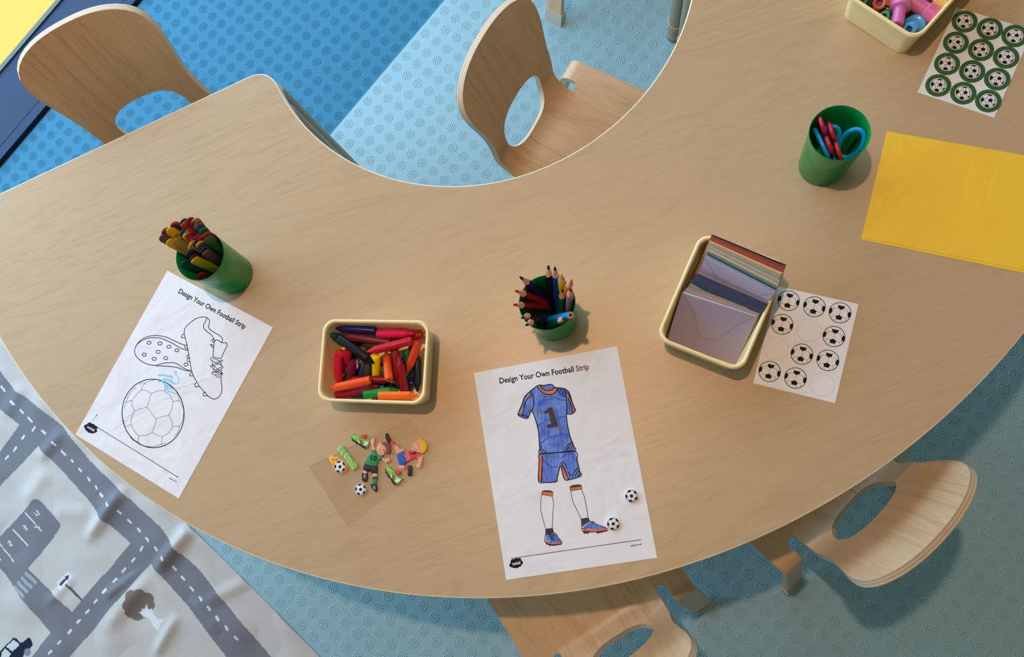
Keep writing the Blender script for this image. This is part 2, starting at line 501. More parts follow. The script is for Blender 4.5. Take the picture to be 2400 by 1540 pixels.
# walls, ceiling, window wall
structure('ceiling', uvbox(-3.6, 4.2, -3.4, 2.0, 3.03, 3.12), MAT['ceil'])
structure('wall_back', uvbox(-3.6, 4.2, -3.5, -3.4, -.1, 3.03), MAT['wall'])
structure('wall_left', uvbox(-3.7, -3.6, -3.5, 2.0, -.1, 3.03), MAT['wall'])
structure('wall_right', uvbox(4.2, 4.3, -3.5, 2.0, -.1, 3.03), MAT['wall'])
wall = structure('wall_front', uvbox(-3.6, -2.7, 1.88, 2.0, -.1, 3.03), MAT['wall'])
for u0, u1, z0, z1 in ((3.1, 4.2, -.1, 3.03), (-2.7, 3.1, 2.26, 3.03)):
    VF = uvbox(u0, u1, 1.88, 2.0, z0, z1); mesh('wall_panel', VF[0], VF[1], MAT['wall'], wall)
win = structure('window_1', uvbox(-2.7, 3.1, 1.727, 1.872, -.05, .010), MAT['frame'])
def wpart(name, VF, mat): return mesh(name, VF[0], VF[1], mat, win)
wpart('threshold_strip', uvbox(-2.7, 3.1, 1.701, 1.7255, -.05, .010), MAT['frame'])
wpart('floor_gasket', uvbox(-2.7, 3.1, 1.692, 1.701, -.05, -.001), MAT['gasket'])
wpart('groove', uvbox(-2.7, 3.1, 1.7255, 1.727, -.05, .006), MAT['gasket'])
wpart('glazing_bead', uvbox(-2.7, 3.1, 1.872, 1.884, -.05, .014), MAT['alu'])
wpart('top_rail', uvbox(-2.7, 3.1, 1.88, 1.95, 2.20, 2.26), MAT['frame'])
for u in (-2.67, -1.25, 1.05, 2.1, 3.07):
    wpart('mullion', uvbox(u-.03, u+.03, 1.885, 1.95, .0, 2.20), MAT['frame'])
for a, b in ((-2.64, -1.28), (-1.22, 1.02), (1.08, 2.07), (2.13, 3.04)):
    wpart('pane', uvbox(a, b, 1.905, 1.909, .0, 2.20), MAT['glass'])
structure('ground', uvbox(-12, 12, 1.886, 16, -.12, -.002), MAT['ground'])

# ceiling spotlight fitting
sp = empty('ceiling_spotlight', (LAMP[0], LAMP[1], 3.03), 'round recessed ceiling spotlight with a warm beam above the table', 'ceiling light')
VF = lathe([(.036, -.001), (.052, -.001), (.052, -.006), (.047, -.009), (.040, -.008), (.036, -.001)], 32)
mesh('trim_ring', VF[0], VF[1], MAT['alu'], sp, smooth=True)
VF = lathe([(.040, -.002), (.030, .0), (0, .0)], 32)
_em = plain('warm_lamp_lens', (1, .8, .5), .3); _em.node_tree.nodes['Principled BSDF'].inputs['Emission Color'].default_value = (1, .7, .4, 1)
_em.node_tree.nodes['Principled BSDF'].inputs['Emission Strength'].default_value = 6
mesh('lens', VF[0], VF[1], _em, sp, smooth=True)

# ------------------------------------------------------------------ play mat on the floor
def play_mat():
    u0, u1, v0, v1, st = -1.72, -.680, -.12, 1.46, .0015
    nu, nv = int((u1-u0)/st)+1, int((v1-v0)/st)+1
    uu, vv = np.meshgrid(np.linspace(u0, u1, nu), np.linspace(v0, v1, nv), indexing='ij')
    edge = .006*np.sin(vv*3.1+.6)*np.clip((uu-u0)/(u1-u0), 0, 1)
    X = UX[0]*(uu+edge) + VX[0]*vv; Y = UX[1]*(uu+edge) + VX[1]*vv
    Z = np.full_like(X, .0035)
    # gentle folds: ridges along lines between two pixels of the photograph's floor
    def ridge(p, q, w, h, fall=.6):
        a, b = at(*p, 0), at(*q, 0); d = np.array((b.x-a.x, b.y-a.y)); L = np.hypot(*d); d /= L
        s = (X-a.x)*d[0] + (Y-a.y)*d[1]; t = -(X-a.x)*d[1] + (Y-a.y)*d[0]
        m = np.clip(np.minimum(s, L-s)/(.25*L)+.15, 0, 1)
        return h*np.exp(-(t/w)**2)*m
    for p, q, w, h in (((300, 1140), (205, 1270), .016, .011), ((460, 1225), (365, 1345), .017, .014), ((355, 1345), (250, 1480), .02, .008),
                       ((420, 1440), (365, 1540), .013, .007), ((470, 1420), (640, 1330), .016, .005), ((250, 1400), (330, 1335), .012, .006),
                       ((120, 1100), (60, 1180), .022, .006), ((520, 1480), (450, 1400), .014, .006), ((180, 1350), (110, 1420), .012, .004),
                       ((60, 900), (10, 980), .02, .006), ((150, 1010), (95, 1080), .015, .006), ((210, 1200), (130, 1200), .02, .004)):
        Z += ridge(p, q, w, h)
    for k in range(10):
        a = rng.uniform(0, math.pi); f = rng.uniform(9, 30); Z += .0009*np.sin((X*math.cos(a)+Y*math.sin(a))*f*2.2+rng.uniform(0, 6))
    Z = np.maximum(Z, .0018)
    hem = np.clip((u1-uu)/.012, 0, 1); Z = .002 + (Z-.002)*(.35+.65*hem)
    # printed road layout as a colour per vertex
    white, grey, lightc, brown, black = srgb(210, 205, 197), srgb(130, 132, 138), srgb(232, 232, 232), srgb(128, 116, 108), srgb(36, 46, 58)
    C = np.empty((nu, nv, 3)); C[:] = white
    fx = (X.ravel(), Y.ravel())
    def fill(poly, col):
        P = np.array([(p[0], p[1]) for p in poly]); x, y = fx
        idx = np.where((x > P[:, 0].min()) & (x < P[:, 0].max()) & (y > P[:, 1].min()) & (y < P[:, 1].max()))[0]
        if not len(idx): return
        xx, yy = x[idx], y[idx]; ins = np.zeros(len(idx), bool)
        for i in range(len(P)):
            (x0, y0), (x1, y1) = P[i-1], P[i]
            c = (y0 > yy) != (y1 > yy)
            with np.errstate(divide='ignore', invalid='ignore'):
                ins ^= c & (xx < (x1-x0)*(yy-y0)/(y1-y0)+x0)
        C.reshape(-1, 3)[idx[ins]] = col
    def fpx(pts, col, ox=0, oy=0, s=1.0):
        fill([at(ox+x/s, oy+y/s, 0) for x, y in pts], col)
    def strip(a, b, w, col):
        d = (b-a).to_2d(); d.normalize(); n = Vector((-d.y, d.x, 0))*w/2
        fill([a+n, b+n, b-n, a-n], col)
    q = lambda pts, col: fpx(pts, col, 0, 800, 2.081)
    # main road along the hem, cross roads, the road with the crossing, the car park
    q([(-80, 20), (0, 135), (75, 240), (130, 272), (310, 415), (440, 580), (560, 692), (660, 790), (790, 905), (880, 1030), (980, 1115), (1060, 1220), (1150, 1330), (1330, 1545), (1400, 1630), (1190, 1630),
       (1110, 1540), (1040, 1450), (930, 1300), (740, 1085), (640, 985), (500, 860), (430, 770), (300, 625), (190, 510), (98, 408), (0, 325), (-80, 250)], grey)
    q([(100, 405), (192, 512), (0, 715), (-90, 810), (-90, 640), (0, 548)], grey)
    q([(640, 983), (540, 1105), (410, 1255), (355, 1320), (255, 1420), (165, 1530), (100, 1600), (290, 1600), (340, 1542), (500, 1360), (620, 1220), (740, 1083), (720, 1020)], grey)
    q([(-80, 980), (0, 1090), (110, 1250), (255, 1422), (358, 1322), (270, 1240), (143, 1105), (60, 1060), (-60, 900)], grey)
    q([(175, 772), (190, 769), (208, 777), (298, 880), (305, 898), (293, 922), (145, 1108), (60, 1170), (0, 1100), (-70, 1030), (-70, 1010), (0, 955)], grey)
    S = 3.348                                             # scale of the second traced crop (origin 0, 1080)
    def z(pts, col): fpx(pts, col, 0, 1080, S)
    def dash(pts):
        for (x0, y0), (x1, y1) in pts: strip(at(x0, y0, 0), at(x1, y1, 0), .0048, lightc)
    dd = lambda L: dash([((a/S, 1080+b/S), (c/S, 1080+d/S)) for a, b, c, d in L])
    dd([(562, -10, 578, 12), (620, 58, 645, 88), (688, 128, 712, 158), (752, 195, 768, 225), (788, 255, 816, 283), (855, 325, 886, 355), (940, 388, 968, 418), (1008, 458, 1038, 490),
        (1083, 528, 1110, 558), (1155, 600, 1182, 632), (1225, 672, 1252, 705), (1293, 748, 1312, 782), (1362, 826, 1388, 860), (1428, 905, 1458, 940), (1500, 985, 1528, 1020), (1575, 1065, 1600, 1095), (1640, 1140, 1665, 1170), (1705, 1215, 1735, 1250), (1780, 1290, 1805, 1325), (1850, 1370, 1880, 1405),
        (1135, 670, 1108, 706), (1065, 760, 1036, 794), (990, 840, 963, 876), (925, 922, 896, 952), (852, 1000, 822, 1036), (780, 1085, 750, 1118), (708, 1165, 676, 1198), (636, 1242, 606, 1275), (567, 1322, 538, 1356), (492, 1405, 466, 1438), (425, 1482, 396, 1515),
        (0, 765, 12, 780)])
    dash([((5, 905), (14, 918)), ((28, 940), (38, 950)), ((48, 960), (58, 970)), ((68, 978), (80, 990)), ((86, 1000), (78, 1012)), ((60, 1020), (52, 1030)), ((40, 1048), (32, 1058)), ((22, 1068), (14, 1077)), ((100, 1008), (110, 1018)), ((126, 1036), (136, 1046)), ((145, 1056), (155, 1068))])
    # bay lines, numbers
    for a, b in (((205, 405), (335, 550)), ((105, 535), (228, 668)), ((0, 650), (115, 790)), ((280, 520), (325, 522))):
        strip(at(a[0]/S, 1080+a[1]/S, 0), at(b[0]/S, 1080+b[1]/S, 0), .0027, lightc)
    def stroke(pts, w=.0023):
        P = catmull(pts, 5)
        for a, b in zip(P[:-1], P[1:]): strip(at(a[0]/S, 1080+a[1]/S, 0), at(b[0]/S, 1080+b[1]/S, 0), w, lightc)
    stroke([(68, 650), (72, 632), (90, 640), (82, 665), (108, 660)])
    stroke([(180, 515), (200, 508), (205, 520), (190, 528), (212, 530), (222, 540), (205, 545)])
    for a, b in (((285, 405), (305, 430)), ((305, 430), (335, 415)), ((300, 385), (330, 425))): strip(at(a[0]/S, 1080+a[1]/S, 0), at(b[0]/S, 1080+b[1]/S, 0), .0023, lightc)
    # zebra crossing
    for a, b in (((118, 985), (205, 1068)), ((150, 950), (235, 1032)), ((180, 915), (265, 998)), ((210, 875), (298, 962))):
        strip(at(a[0]/S, 1080+a[1]/S, 0), at(b[0]/S, 1080+b[1]/S, 0), .0075, srgb(176, 180, 180))
    # direction sign
    strip(at(520/S, 1080+960/S, 0), at(655/S, 1080+1095/S, 0), .0055, srgb(96, 98, 104))
    z([(440, 955), (535, 868), (578, 905), (485, 1015)], srgb(228, 228, 226))
    z([(468, 968), (520, 915), (512, 903), (552, 898), (545, 940), (533, 928), (488, 985)], srgb(70, 76, 86))
    # tree
    for cx, cy, r in ((1050, 1060, 50), (1110, 1050, 48), (1165, 1085, 52), (1040, 1130, 55), (1090, 1120, 70), (1150, 1140, 60), (1190, 1130, 35), (1085, 1200, 55), (1040, 1190, 42), (1120, 1190, 50)):
        fill([at((cx+r*math.cos(t))/S, 1080+(cy+r*math.sin(t))/S, 0) for t in np.linspace(0, 6.28, 20)], brown)
    z([(1095, 1185), (1120, 1180), (1115, 1155), (1140, 1165), (1155, 1120), (1170, 1165), (1195, 1160), (1210, 1195), (1245, 1240), (1300, 1240), (1270, 1275), (1255, 1335), (1215, 1300), (1180, 1235), (1130, 1225)], srgb(236, 236, 236))
    # car
    z([(-80, 1600), (-30, 1540), (15, 1490), (60, 1440), (110, 1385), (135, 1395), (165, 1425), (190, 1420), (225, 1385), (245, 1395), (265, 1445), (240, 1475), (200, 1490), (190, 1530), (140, 1600)], black)
    z([(55, 1455), (110, 1405), (150, 1430), (155, 1450), (105, 1495)], srgb(214, 220, 222)); z([(25, 1500), (48, 1470), (95, 1510), (70, 1560), (20, 1545)], srgb(214, 220, 222))
    fill([at((220+28*math.cos(t))/S, 1080+(1500+30*math.sin(t))/S, 0) for t in np.linspace(0, 6.28, 20)], srgb(134, 140, 158))
    V = np.stack([X, Y, Z], -1).reshape(-1, 3)
    I = np.arange(nu*nv).reshape(nu, nv)
    Q = np.stack([I[:-1, :-1], I[1:, :-1], I[1:, 1:], I[:-1, 1:]], -1).reshape(-1, 4)
    # only what lies near the picture is meshed finely; drop the part far outside the frame
    mid = V[Q[:, 0]]
    keep = (mid[:, 0] > -1.62) & (mid[:, 1] > -.55) & (mid[:, 1] < .62) & (mid[:, 0] + .55*mid[:, 1] < -.62 + .35)
    Q = Q[keep]; used = np.unique(Q); remap = np.zeros(len(V), int); remap[used] = np.arange(len(used))
    V = V[used]; Q = remap[Q]; CC = C.reshape(-1, 3)[used]
    me = bpy.data.meshes.new('play_mat')
    me.vertices.add(len(V)); me.vertices.foreach_set('co', V.ravel())
    me.loops.add(len(Q)*4); me.loops.foreach_set('vertex_index', Q.ravel().astype(np.int32))
    me.polygons.add(len(Q)); me.polygons.foreach_set('loop_start', (np.arange(len(Q))*4).astype(np.int32))
    me.polygons.foreach_set('use_smooth', np.ones(len(Q), bool)); me.update(calc_edges=True)
    ca = me.color_attributes.new('print', 'FLOAT_COLOR', 'POINT')
    ca.data.foreach_set('color', np.concatenate([CC, np.ones((len(CC), 1))], 1).ravel())
    m, nt, b = new_mat('woven_cotton_print'); N, L = nt.nodes.new, nt.links.new
    a_ = N('ShaderNodeAttribute'); a_.attribute_name = 'print'
    tc = N('ShaderNodeTexCoord'); mp = N('ShaderNodeMapping'); L(tc.outputs['Object'], mp.inputs['Vector']); mp.inputs['Rotation'].default_value = (0, 0, -ANG)
    w1 = N('ShaderNodeTexWave'); w1.bands_direction = 'X'; w1.inputs['Scale'].default_value = 105; w1.inputs['Distortion'].default_value = 3.0; L(mp.outputs['Vector'], w1.inputs['Vector'])
    w2 = N('ShaderNodeTexWave'); w2.bands_direction = 'Y'; w2.inputs['Scale'].default_value = 105; w2.inputs['Distortion'].default_value = 3.0; L(mp.outputs['Vector'], w2.inputs['Vector'])
    mu = N('ShaderNodeMath'); mu.operation = 'MULTIPLY'; L(w1.outputs['Fac'], mu.inputs[0]); L(w2.outputs['Fac'], mu.inputs[1])
    no = N('ShaderNodeTexNoise'); no.inputs['Scale'].default_value = 300; no.inputs['Detail'].default_value = 2; L(tc.outputs['Object'], no.inputs['Vector'])
    ad = N('ShaderNodeMath'); ad.operation = 'MULTIPLY'; L(mu.outputs[0], ad.inputs[0]); L(no.outputs['Fac'], ad.inputs[1])
    mr = N('ShaderNodeMapRange'); mr.inputs['From Max'].default_value = .6; mr.inputs['To Min'].default_value = .80; mr.inputs['To Max'].default_value = 1.16; L(ad.outputs[0], mr.inputs['Value'])
    mx = N('ShaderNodeMix'); mx.data_type = 'RGBA'; mx.blend_type = 'MULTIPLY'; mx.inputs['Factor'].default_value = 1
    L(a_.outputs['Color'], mx.inputs['A']); L(mr.outputs['Result'], mx.inputs['B']); L(mx.outputs['Result'], b.inputs['Base Color'])
    bp = N('ShaderNodeBump'); bp.inputs['Strength'].default_value = .4; bp.inputs['Distance'].default_value = .001; L(ad.outputs[0], bp.inputs['Height']); L(bp.outputs['Normal'], b.inputs['Normal'])
    b.inputs['Roughness'].default_value = .95; b.inputs['Specular IOR Level'].default_value = .1
    me.materials.append(m)
    o = bpy.data.objects.new('play_mat', me); COL.objects.link(o)
    so = o.modifiers.new('thickness', 'SOLIDIFY'); so.thickness = .0014; so.offset = -1
    props(o, 'wrinkled cotton play mat printed with grey roads on the floor', 'play mat')
play_mat()

# ------------------------------------------------------------------ horseshoe table
OUT_C, OUT_R = np.array((-.26507, .82531)), .96986
INN_C, INN_R = np.array((-.26404, .81757)), .35287
def table():
    e_dir = np.array((math.cos(math.radians(22.6)), math.sin(math.radians(22.6))))
    r_dir = np.array((math.cos(math.radians(48)), math.sin(math.radians(48))))   # the right end, outside the frame
    r_nrm = np.array((-r_dir[1], r_dir[0]))
    nrm = np.array((-e_dir[1], e_dir[0]))                 # away from the table body, towards the window
    p_edge = np.array((-.835, .581))
    # outline: outer arc from the left end to the right end (counter-clockwise), then the inner arc back
    def hit(c, r, side):
        w = p_edge - c; b = w@e_dir; cc = w@w - r*r; s = math.sqrt(b*b-cc)
        t = -b - s if side < 0 else -b + s
        return p_edge + e_dir*t
    A, B = hit(OUT_C, OUT_R, -1), OUT_C + r_dir*OUT_R
    Ci, Di = INN_C + r_dir*INN_R, hit(INN_C, INN_R, -1)
    ang = lambda c, p: math.atan2(p[1]-c[1], p[0]-c[0])
    def outline(ins):
        """Outline moved inwards by ins with rounded corners."""
        a0, a1 = ang(OUT_C, A), ang(OUT_C, B)
        while a1 < a0: a1 += 2*math.pi
        b0, b1 = ang(INN_C, Ci), ang(INN_C, Di)
        while b1 > b0: b1 -= 2*math.pi
        b0, b1 = b0, b1
        ro = .042
        P = []
        so, si = ro/OUT_R, ro/INN_R
        for t in np.linspace(a0+so, a1-so, 140): P.append(OUT_C + (OUT_R-ins)*np.array((math.cos(t), math.sin(t))))
        def corner(p_in, p_corner, p_out):
            return [(1-t)**2*p_in + 2*t*(1-t)*p_corner + t*t*p_out for t in np.linspace(0, 1, 12)[1:-1]]
        sh = -nrm*ins
        # right outer corner
        rs = -r_nrm*ins
        P += corner(P[-1], B + rs - (B-OUT_C)/OUT_R*ins, B + rs - r_dir*ro)
        P.append(B + rs - r_dir*ro); P.append(Ci + rs + r_dir*ro)
        q = INN_C + (INN_R+ins)*np.array((math.cos(b0-si), math.sin(b0-si)))
        P += corner(P[-1], Ci + rs + (Ci-INN_C)/INN_R*ins, q)
        for t in np.linspace(b0-si, b1+si, 90): P.append(INN_C + (INN_R+ins)*np.array((math.cos(t), math.sin(t))))
        P += corner(P[-1], Di + sh + (Di-INN_C)/INN_R*ins, Di + sh - e_dir*ro)
        P.append(Di + sh - e_dir*ro); P.append(A + sh + e_dir*ro)
        s0 = OUT_C + (OUT_R-ins)*np.array((math.cos(a0+so), math.sin(a0+so)))
        P += corner(P[-1], A + sh - (A-OUT_C)/OUT_R*ins, s0)
        return [tuple(p) for p in P]
    t = empty('horseshoe_table', (OUT_C[0], OUT_C[1], 0), 'large maple-effect horseshoe table with a pale edge band', 'table')
    off = (OUT_C[0], OUT_C[1], 0)
    inn = outline(.0016); n = len(inn)
    V, Fc = prism(inn, TZ-.024, TZ)
    mesh('tabletop', V, Fc, MAT['table'], t, off=off)
    rings = [(.0016, -.0245), (.0004, -.0245), (0, -.023), (0, -.0025), (.0005, -.0008), (.0016, .00002), (.0022, .00002)]
    V, Fc = [], []
    for ins, dz in rings: V += [(p[0], p[1], TZ+dz) for p in outline(ins)]
    for k in range(len(rings)-1):
        for i in range(n):
            j = (i+1) % n; Fc.append([k*n+i, k*n+j, (k+1)*n+j, (k+1)*n+i])
    mesh('edge_band', V, Fc, MAT['band'], t, smooth=True, off=off, angle=60)
    # paired tube legs
    def leg(x, y, dirx, diry, sp=.022):
        px, py = -diry, dirx
        lean = lambda V: [(v[0]-dirx*sp*(1-v[2]/TZ), v[1]-diry*sp*(1-v[2]/TZ), v[2]) for v in V]      # the feet stand further in
        L = mesh('leg', *(lambda q: (lean(q[0]), q[1]))(join([([(x+s*px*.0225+v[0], y+s*py*.0225+v[1], v[2]) for v in VV], FF) for s in (-1, 1) for VV, FF in [lathe([(0, .0), (.016, .0), (.0175, .004), (.0175, TZ-.03), (0, TZ-.03)], 20)]])), MAT['leg_grey'], t, smooth=True, off=off, angle=40)
        for s in (-1, 1):
            VV, FF = lathe([(.0176, .050), (.0186, .0505), (.0186, .0545), (.0176, .055)], 20)
            mesh('ring', lean([(x+s*px*.0225+v[0], y+s*py*.0225+v[1], v[2]) for v in VV]), FF, MAT['ring_yellow'], L, smooth=True, off=off)
            VV, FF = lathe([(0, 0), (.0185, 0), (.0185, .016), (.0176, .018)], 20)
            mesh('foot', lean([(x+s*px*.0225+v[0], y+s*py*.0225+v[1], v[2]) for v in VV]), FF, MAT['leg_grey'], L, smooth=True, off=off)
        VV, FF = box(-.010, .012, -.024, .024, TZ-.031, TZ-.0245)
        mesh('mounting_plate', [(x+v[0]*dirx-v[1]*diry, y+v[0]*diry+v[1]*dirx, v[2]) for v in VV], FF, MAT['leg_grey'], t, off=off)
    for a_deg, r in ((23.2, .410), (211, .372), (240, .86), (320, .86)):
        d = (math.cos(math.radians(a_deg)), math.sin(math.radians(a_deg)))
        leg(OUT_C[0]+d[0]*r, OUT_C[1]+d[1]*r, *d)
table()

# ------------------------------------------------------------------ chairs
CH = dict(b=-.0074, r=.0519, tau=.0589, L=.2872, sm=.233, wm=.1044, wn=.0932, p=2.7508, p2=2.7947, k=.0764, kk=.5642, sn=.1303, hc=.0792, hw=.0595, hh=.0503, hp=2.9866, slotx=.101, H=.30, T=.0115)
def chair_surface(x, s):
    q = CH; a = min(max((s-q['b'])/q['r'], 0), math.pi/2-q['tau'])
    se = q['b']+q['r']*(math.pi/2-q['tau'])
    y = -min(s, q['b']) - q['r']*math.sin(a); z = q['r']*(1-math.cos(a)); ex = max(s-se, 0)
    y += -ex*math.sin(q['tau']) - q['kk']*ex**2; z += ex*math.cos(q['tau'])
    y += q['k']*10*x*x*min(max((s-q['b'])/.08, 0), 1.5)
    return Vector((x, y, z+q['H']))
def chair_halfwidth(s):
    q = CH
    if s <= q['sm']:
        t = min(max((s-q['sn'])/(q['sm']-q['sn']), 0), 1); return q['wn'] + (q['wm']-q['wn'])*t*t*(3-2*t)
    return None
def sheet(outer, hole, surf, T, rings, name, parent):
    """A bent plywood sheet: outer outline and optional hole in (x, s), surf maps it to 3D, T is its thickness."""
    n = len(outer); gridp = []
    for k in range(rings+1):
        f = k/rings
        gridp.append([(h[0]*(1-f)+o[0]*f, h[1]*(1-f)+o[1]*f) for h, o in zip(hole, outer)])
    e = 1e-4
    top, bot = [], []
    for row in gridp:
        for x, s in row:
            p = surf(x, s); du = surf(x+e, s)-surf(x-e, s); dv = surf(x, s-e)-surf(x, s+e)
            nn = du.cross(dv).normalized()
            top.append(p); bot.append(p - nn*T)
    me_v = [tuple(v) for v in top] + [tuple(v) for v in bot]; Nn = len(top)
    Fc, mi = [], []
    for k in range(rings):
        for i in range(n):
            j = (i+1) % n
            Fc.append([k*n+i, k*n+j, (k+1)*n+j, (k+1)*n+i]); mi.append(0)
            Fc.append([Nn+k*n+i, Nn+(k+1)*n+i, Nn+(k+1)*n+j, Nn+k*n+j]); mi.append(0)
    # edges: own vertices so that the layers read crisply
    ply = [0.0]*len(me_v)
    for kk_ in ([0, rings] if hole[0] != hole[1] else [rings]):
        b = len(me_v)
        for lev in (0, 1):
            me_v += [(top if lev == 0 else bot)[kk_*n+i][:] for i in range(n)]; ply += [float(lev)]*n
        for i in range(n):
            j = (i+1) % n
            q = [b+i, b+j, b+n+j, b+n+i]
            Fc.append(q if kk_ == 0 else q[::-1]); mi.append(1)
    o = mesh(name, me_v, Fc, [MAT['ply'], MAT['ply_edge']], parent, smooth=True, midx=mi)
    at_ = o.data.attributes.new('ply', 'FLOAT', 'POINT'); at_.data.foreach_set('value', ply)
    gxy = [q_ for row in gridp for q_ in row]; gxy = gxy + gxy + [(0, 0)]*(len(me_v)-2*len(gxy))
    set_grain(o, [(x, s_, 0) for x, s_ in gxy])
    return o
def set_grain(o, co):
    g = o.data.attributes.new('grain', 'FLOAT_VECTOR', 'POINT'); g.data.foreach_set('vector', np.array(co, float).ravel())
def polar(outline, c, angs):
    """Where rays from c at the given angles leave a closed outline."""
    out = []
    P = outline
    for t in angs:
        d = (math.cos(t), math.sin(t)); best = None
        for i in range(len(P)):
            x1, y1 = P[i-1][0]-c[0], P[i-1][1]-c[1]; ex, ey = P[i][0]-P[i-1][0], P[i][1]-P[i-1][1]
            den = d[0]*ey - d[1]*ex
            if abs(den) < 1e-12: continue
            u = (x1*ey - y1*ex)/den; w = (x1*d[1]-y1*d[0])/den
            if u > 0 and -1e-9 <= w <= 1+1e-9 and (best is None or u > best): best = u
        out.append((c[0]+d[0]*best, c[1]+d[1]*best))
    return out
def make_chair(label):
    q = CH
    t = empty('plywood_chair', (0, 0, 0), label, 'chair', group='bent plywood chairs around the table')
    # backrest with its oval opening, s runs from the seat up
    right = [(q['wn'], q['b'])] + [(chair_halfwidth(s), s) for s in np.linspace(q['b'], q['sm'], 30)[1:]]
    for a in np.linspace(0, math.pi/2, 26)[1:]:
        right.append((q['wm']*max(math.cos(a), 0)**(2/q['p']), q['sm']+(q['L']-q['sm'])*math.sin(a)**(2/q['p2'])))
    outl = right + [(-x, s) for x, s in right[::-1][1:]]
    c = (0, q['hc'])
    ca = [math.atan2(q['b']-c[1], q['wn']), math.atan2(q['b']-c[1], -q['wn'])]
    angs = sorted(list(np.linspace(-math.pi, math.pi, 120, endpoint=False)) + ca)
    ou = polar(outl, c, angs)
    hl = [(q['hw']*math.copysign(abs(math.cos(v))**(2/q['hp']), math.cos(v)), q['hc']+q['hh']*math.copysign(abs(math.sin(v))**(2/q['hp']), math.sin(v))) for v in np.linspace(0, 2*math.pi, 90, endpoint=False)]
    ho = polar(hl, c, angs)
    sheet(ou, ho, chair_surface, q['T'], 14, 'backrest', t)
    # seat: flat, with the two slots beside the neck; front end rolled down
    hs, sx, sr = .149, q['slotx'], .0103
    def seat_surf(x, s):        # s = -y
        y = -s; z = q['H']; yf = .262
        if y > yf:
            a = (y-yf)/.04; y = yf + .04*math.sin(a); z -= .04*(1-math.cos(a))
        return Vector((x, y, z))
    out = [(hs, -.285), (-hs, -.285), (-hs, sr)]
    out += [(-sx - sr*math.cos(v), sr - sr*math.sin(v)) for v in np.linspace(0, math.pi, 11)]
    out += [(-q['wn'], q['b']), (q['wn'], q['b'])]
    out += [(sx - sr*math.cos(v), sr - sr*math.sin(v)) for v in np.linspace(0, math.pi, 11)]
    out += [(hs, sr)]
    # build the seat as a filled sheet: triangulated outline with a few cross rows for the front roll
    T = q['T']
    body = [(x, s) for x, s in out if s > -.28]
    body = [(hs, -.262), (-hs, -.262)] + body
    tri = geometry.tessellate_polygon([[Vector((x, s, 0)) for x, s in body]])
    V, Fc, mi, ply = [], [], [], []
    V += [tuple(seat_surf(x, s)) for x, s in body]; V += [(x, -s, q['H']-T) for x, s in body]; n = len(body)
    ply += [0.0]*(2*n)
    for a, b, c_ in tri:
        pa, pb, pc = (Vector(V[i]) for i in (a, b, c_))
        up = (pb-pa).cross(pc-pa).z > 0
        Fc.append([a, b, c_] if up else [a, c_, b]); mi.append(0)
        Fc.append([n+a, n+c_, n+b] if up else [n+a, n+b, n+c_]); mi.append(0)
    b0 = len(V); V += V[:2*n]; ply += [0.0]*n + [1.0]*n
    for i in range(n):
        j = (i+1) % n; Fc.append([b0+i, b0+j, b0+n+j, b0+n+i]); mi.append(1)
    # front roll
    st = 7
    for k in range(st+1):
        a = (math.pi/2-.2)*k/st
        for x in (hs, -hs):
            V.append((x, .262+.04*math.sin(a), q['H']-.04*(1-math.cos(a)))); ply.append(0.0)
            V.append((x, .262+(.04-T)*math.sin(a), q['H']-T-(.04-T)*(1-math.cos(a)))); ply.append(1.0)
    b1 = len(V)-4*(st+1)
    for k in range(st):
        i, j = b1+4*k, b1+4*(k+1)
        Fc += [[i, i+2, j+2, j], [i+1, j+1, j+3, i+3], [i, j, j+1, i+1], [i+2, i+3, j+3, j+2]]; mi += [0, 0, 1, 1]
    i = b1+4*st; Fc.append([i, i+2, i+3, i+1]); mi.append(1)
    o = mesh('seat', V, Fc, [MAT['ply'], MAT['ply_edge']], t, smooth=True, midx=mi, angle=35)
    o.data.attributes.new('ply', 'FLOAT', 'POINT').data.foreach_set('value', ply)
    set_grain(o, [(v.co.x, -v.co.y if v.co.y < .263 else -.263-(q['H']-v.co.z), 0) for v in o.data.vertices])
    # legs: strips bent down from the seat, each with a plastic foot
    def leg(side, rear):
        T = q['T']; pts = []
        x0, x1 = (.1113, .149) if side > 0 else (-.149, -.1113)
        dx = .009*side
        if rear:
            R = .024
            pts = [(-.0103 - .006*k/2, q['H'], 0) for k in range(3)]
            yb = -.0163
            for a in np.linspace(0, math.radians(76), 9)[1:]: pts.append((yb-R*math.sin(a), q['H']-R*(1-math.cos(a)), 0))
            ye, ze = pts[-1][:2]; s1 = -.108
            for f in np.linspace(0, 1, 8)[1:]: pts.append((ye+(s1-ye)*f, ze+(.012-ze)*f, f))
        else:
            y0, z0 = .262+.04*math.sin(1.37), q['H']-.04*(1-math.cos(1.37))
            for f in np.linspace(0, 1, 8): pts.append((y0+.022*f, z0+(.012-z0)*f, f))
        V, Fc, mi, ply = [], [], [], []
        m = len(pts)
        for i, (y, z_, f) in enumerate(pts):
            a = Vector(pts[max(i-1, 0)][:2]); b = Vector(pts[min(i+1, m-1)][:2]); d = (b-a).normalized()
            nn = Vector((d.y, -d.x)) if rear else Vector((d.y, -d.x))*-1
            if rear: nn = Vector((-d.y, d.x)); nn = nn if (nn.y > 0 or nn.x < 0) and i < 99 else -nn
            if rear and nn.x > 0: nn = -nn
            if not rear and nn.x < 0: nn = -nn
            if rear and i < 2: nn = Vector((0, 1))
            w = 1.0
            xs = (x0+dx*f, x1+dx*f)
            for x in xs:
                V.append((x, y, z_)); V.append((x, y-nn.x*T, z_-nn.y*T)); ply += [0.0, 1.0]
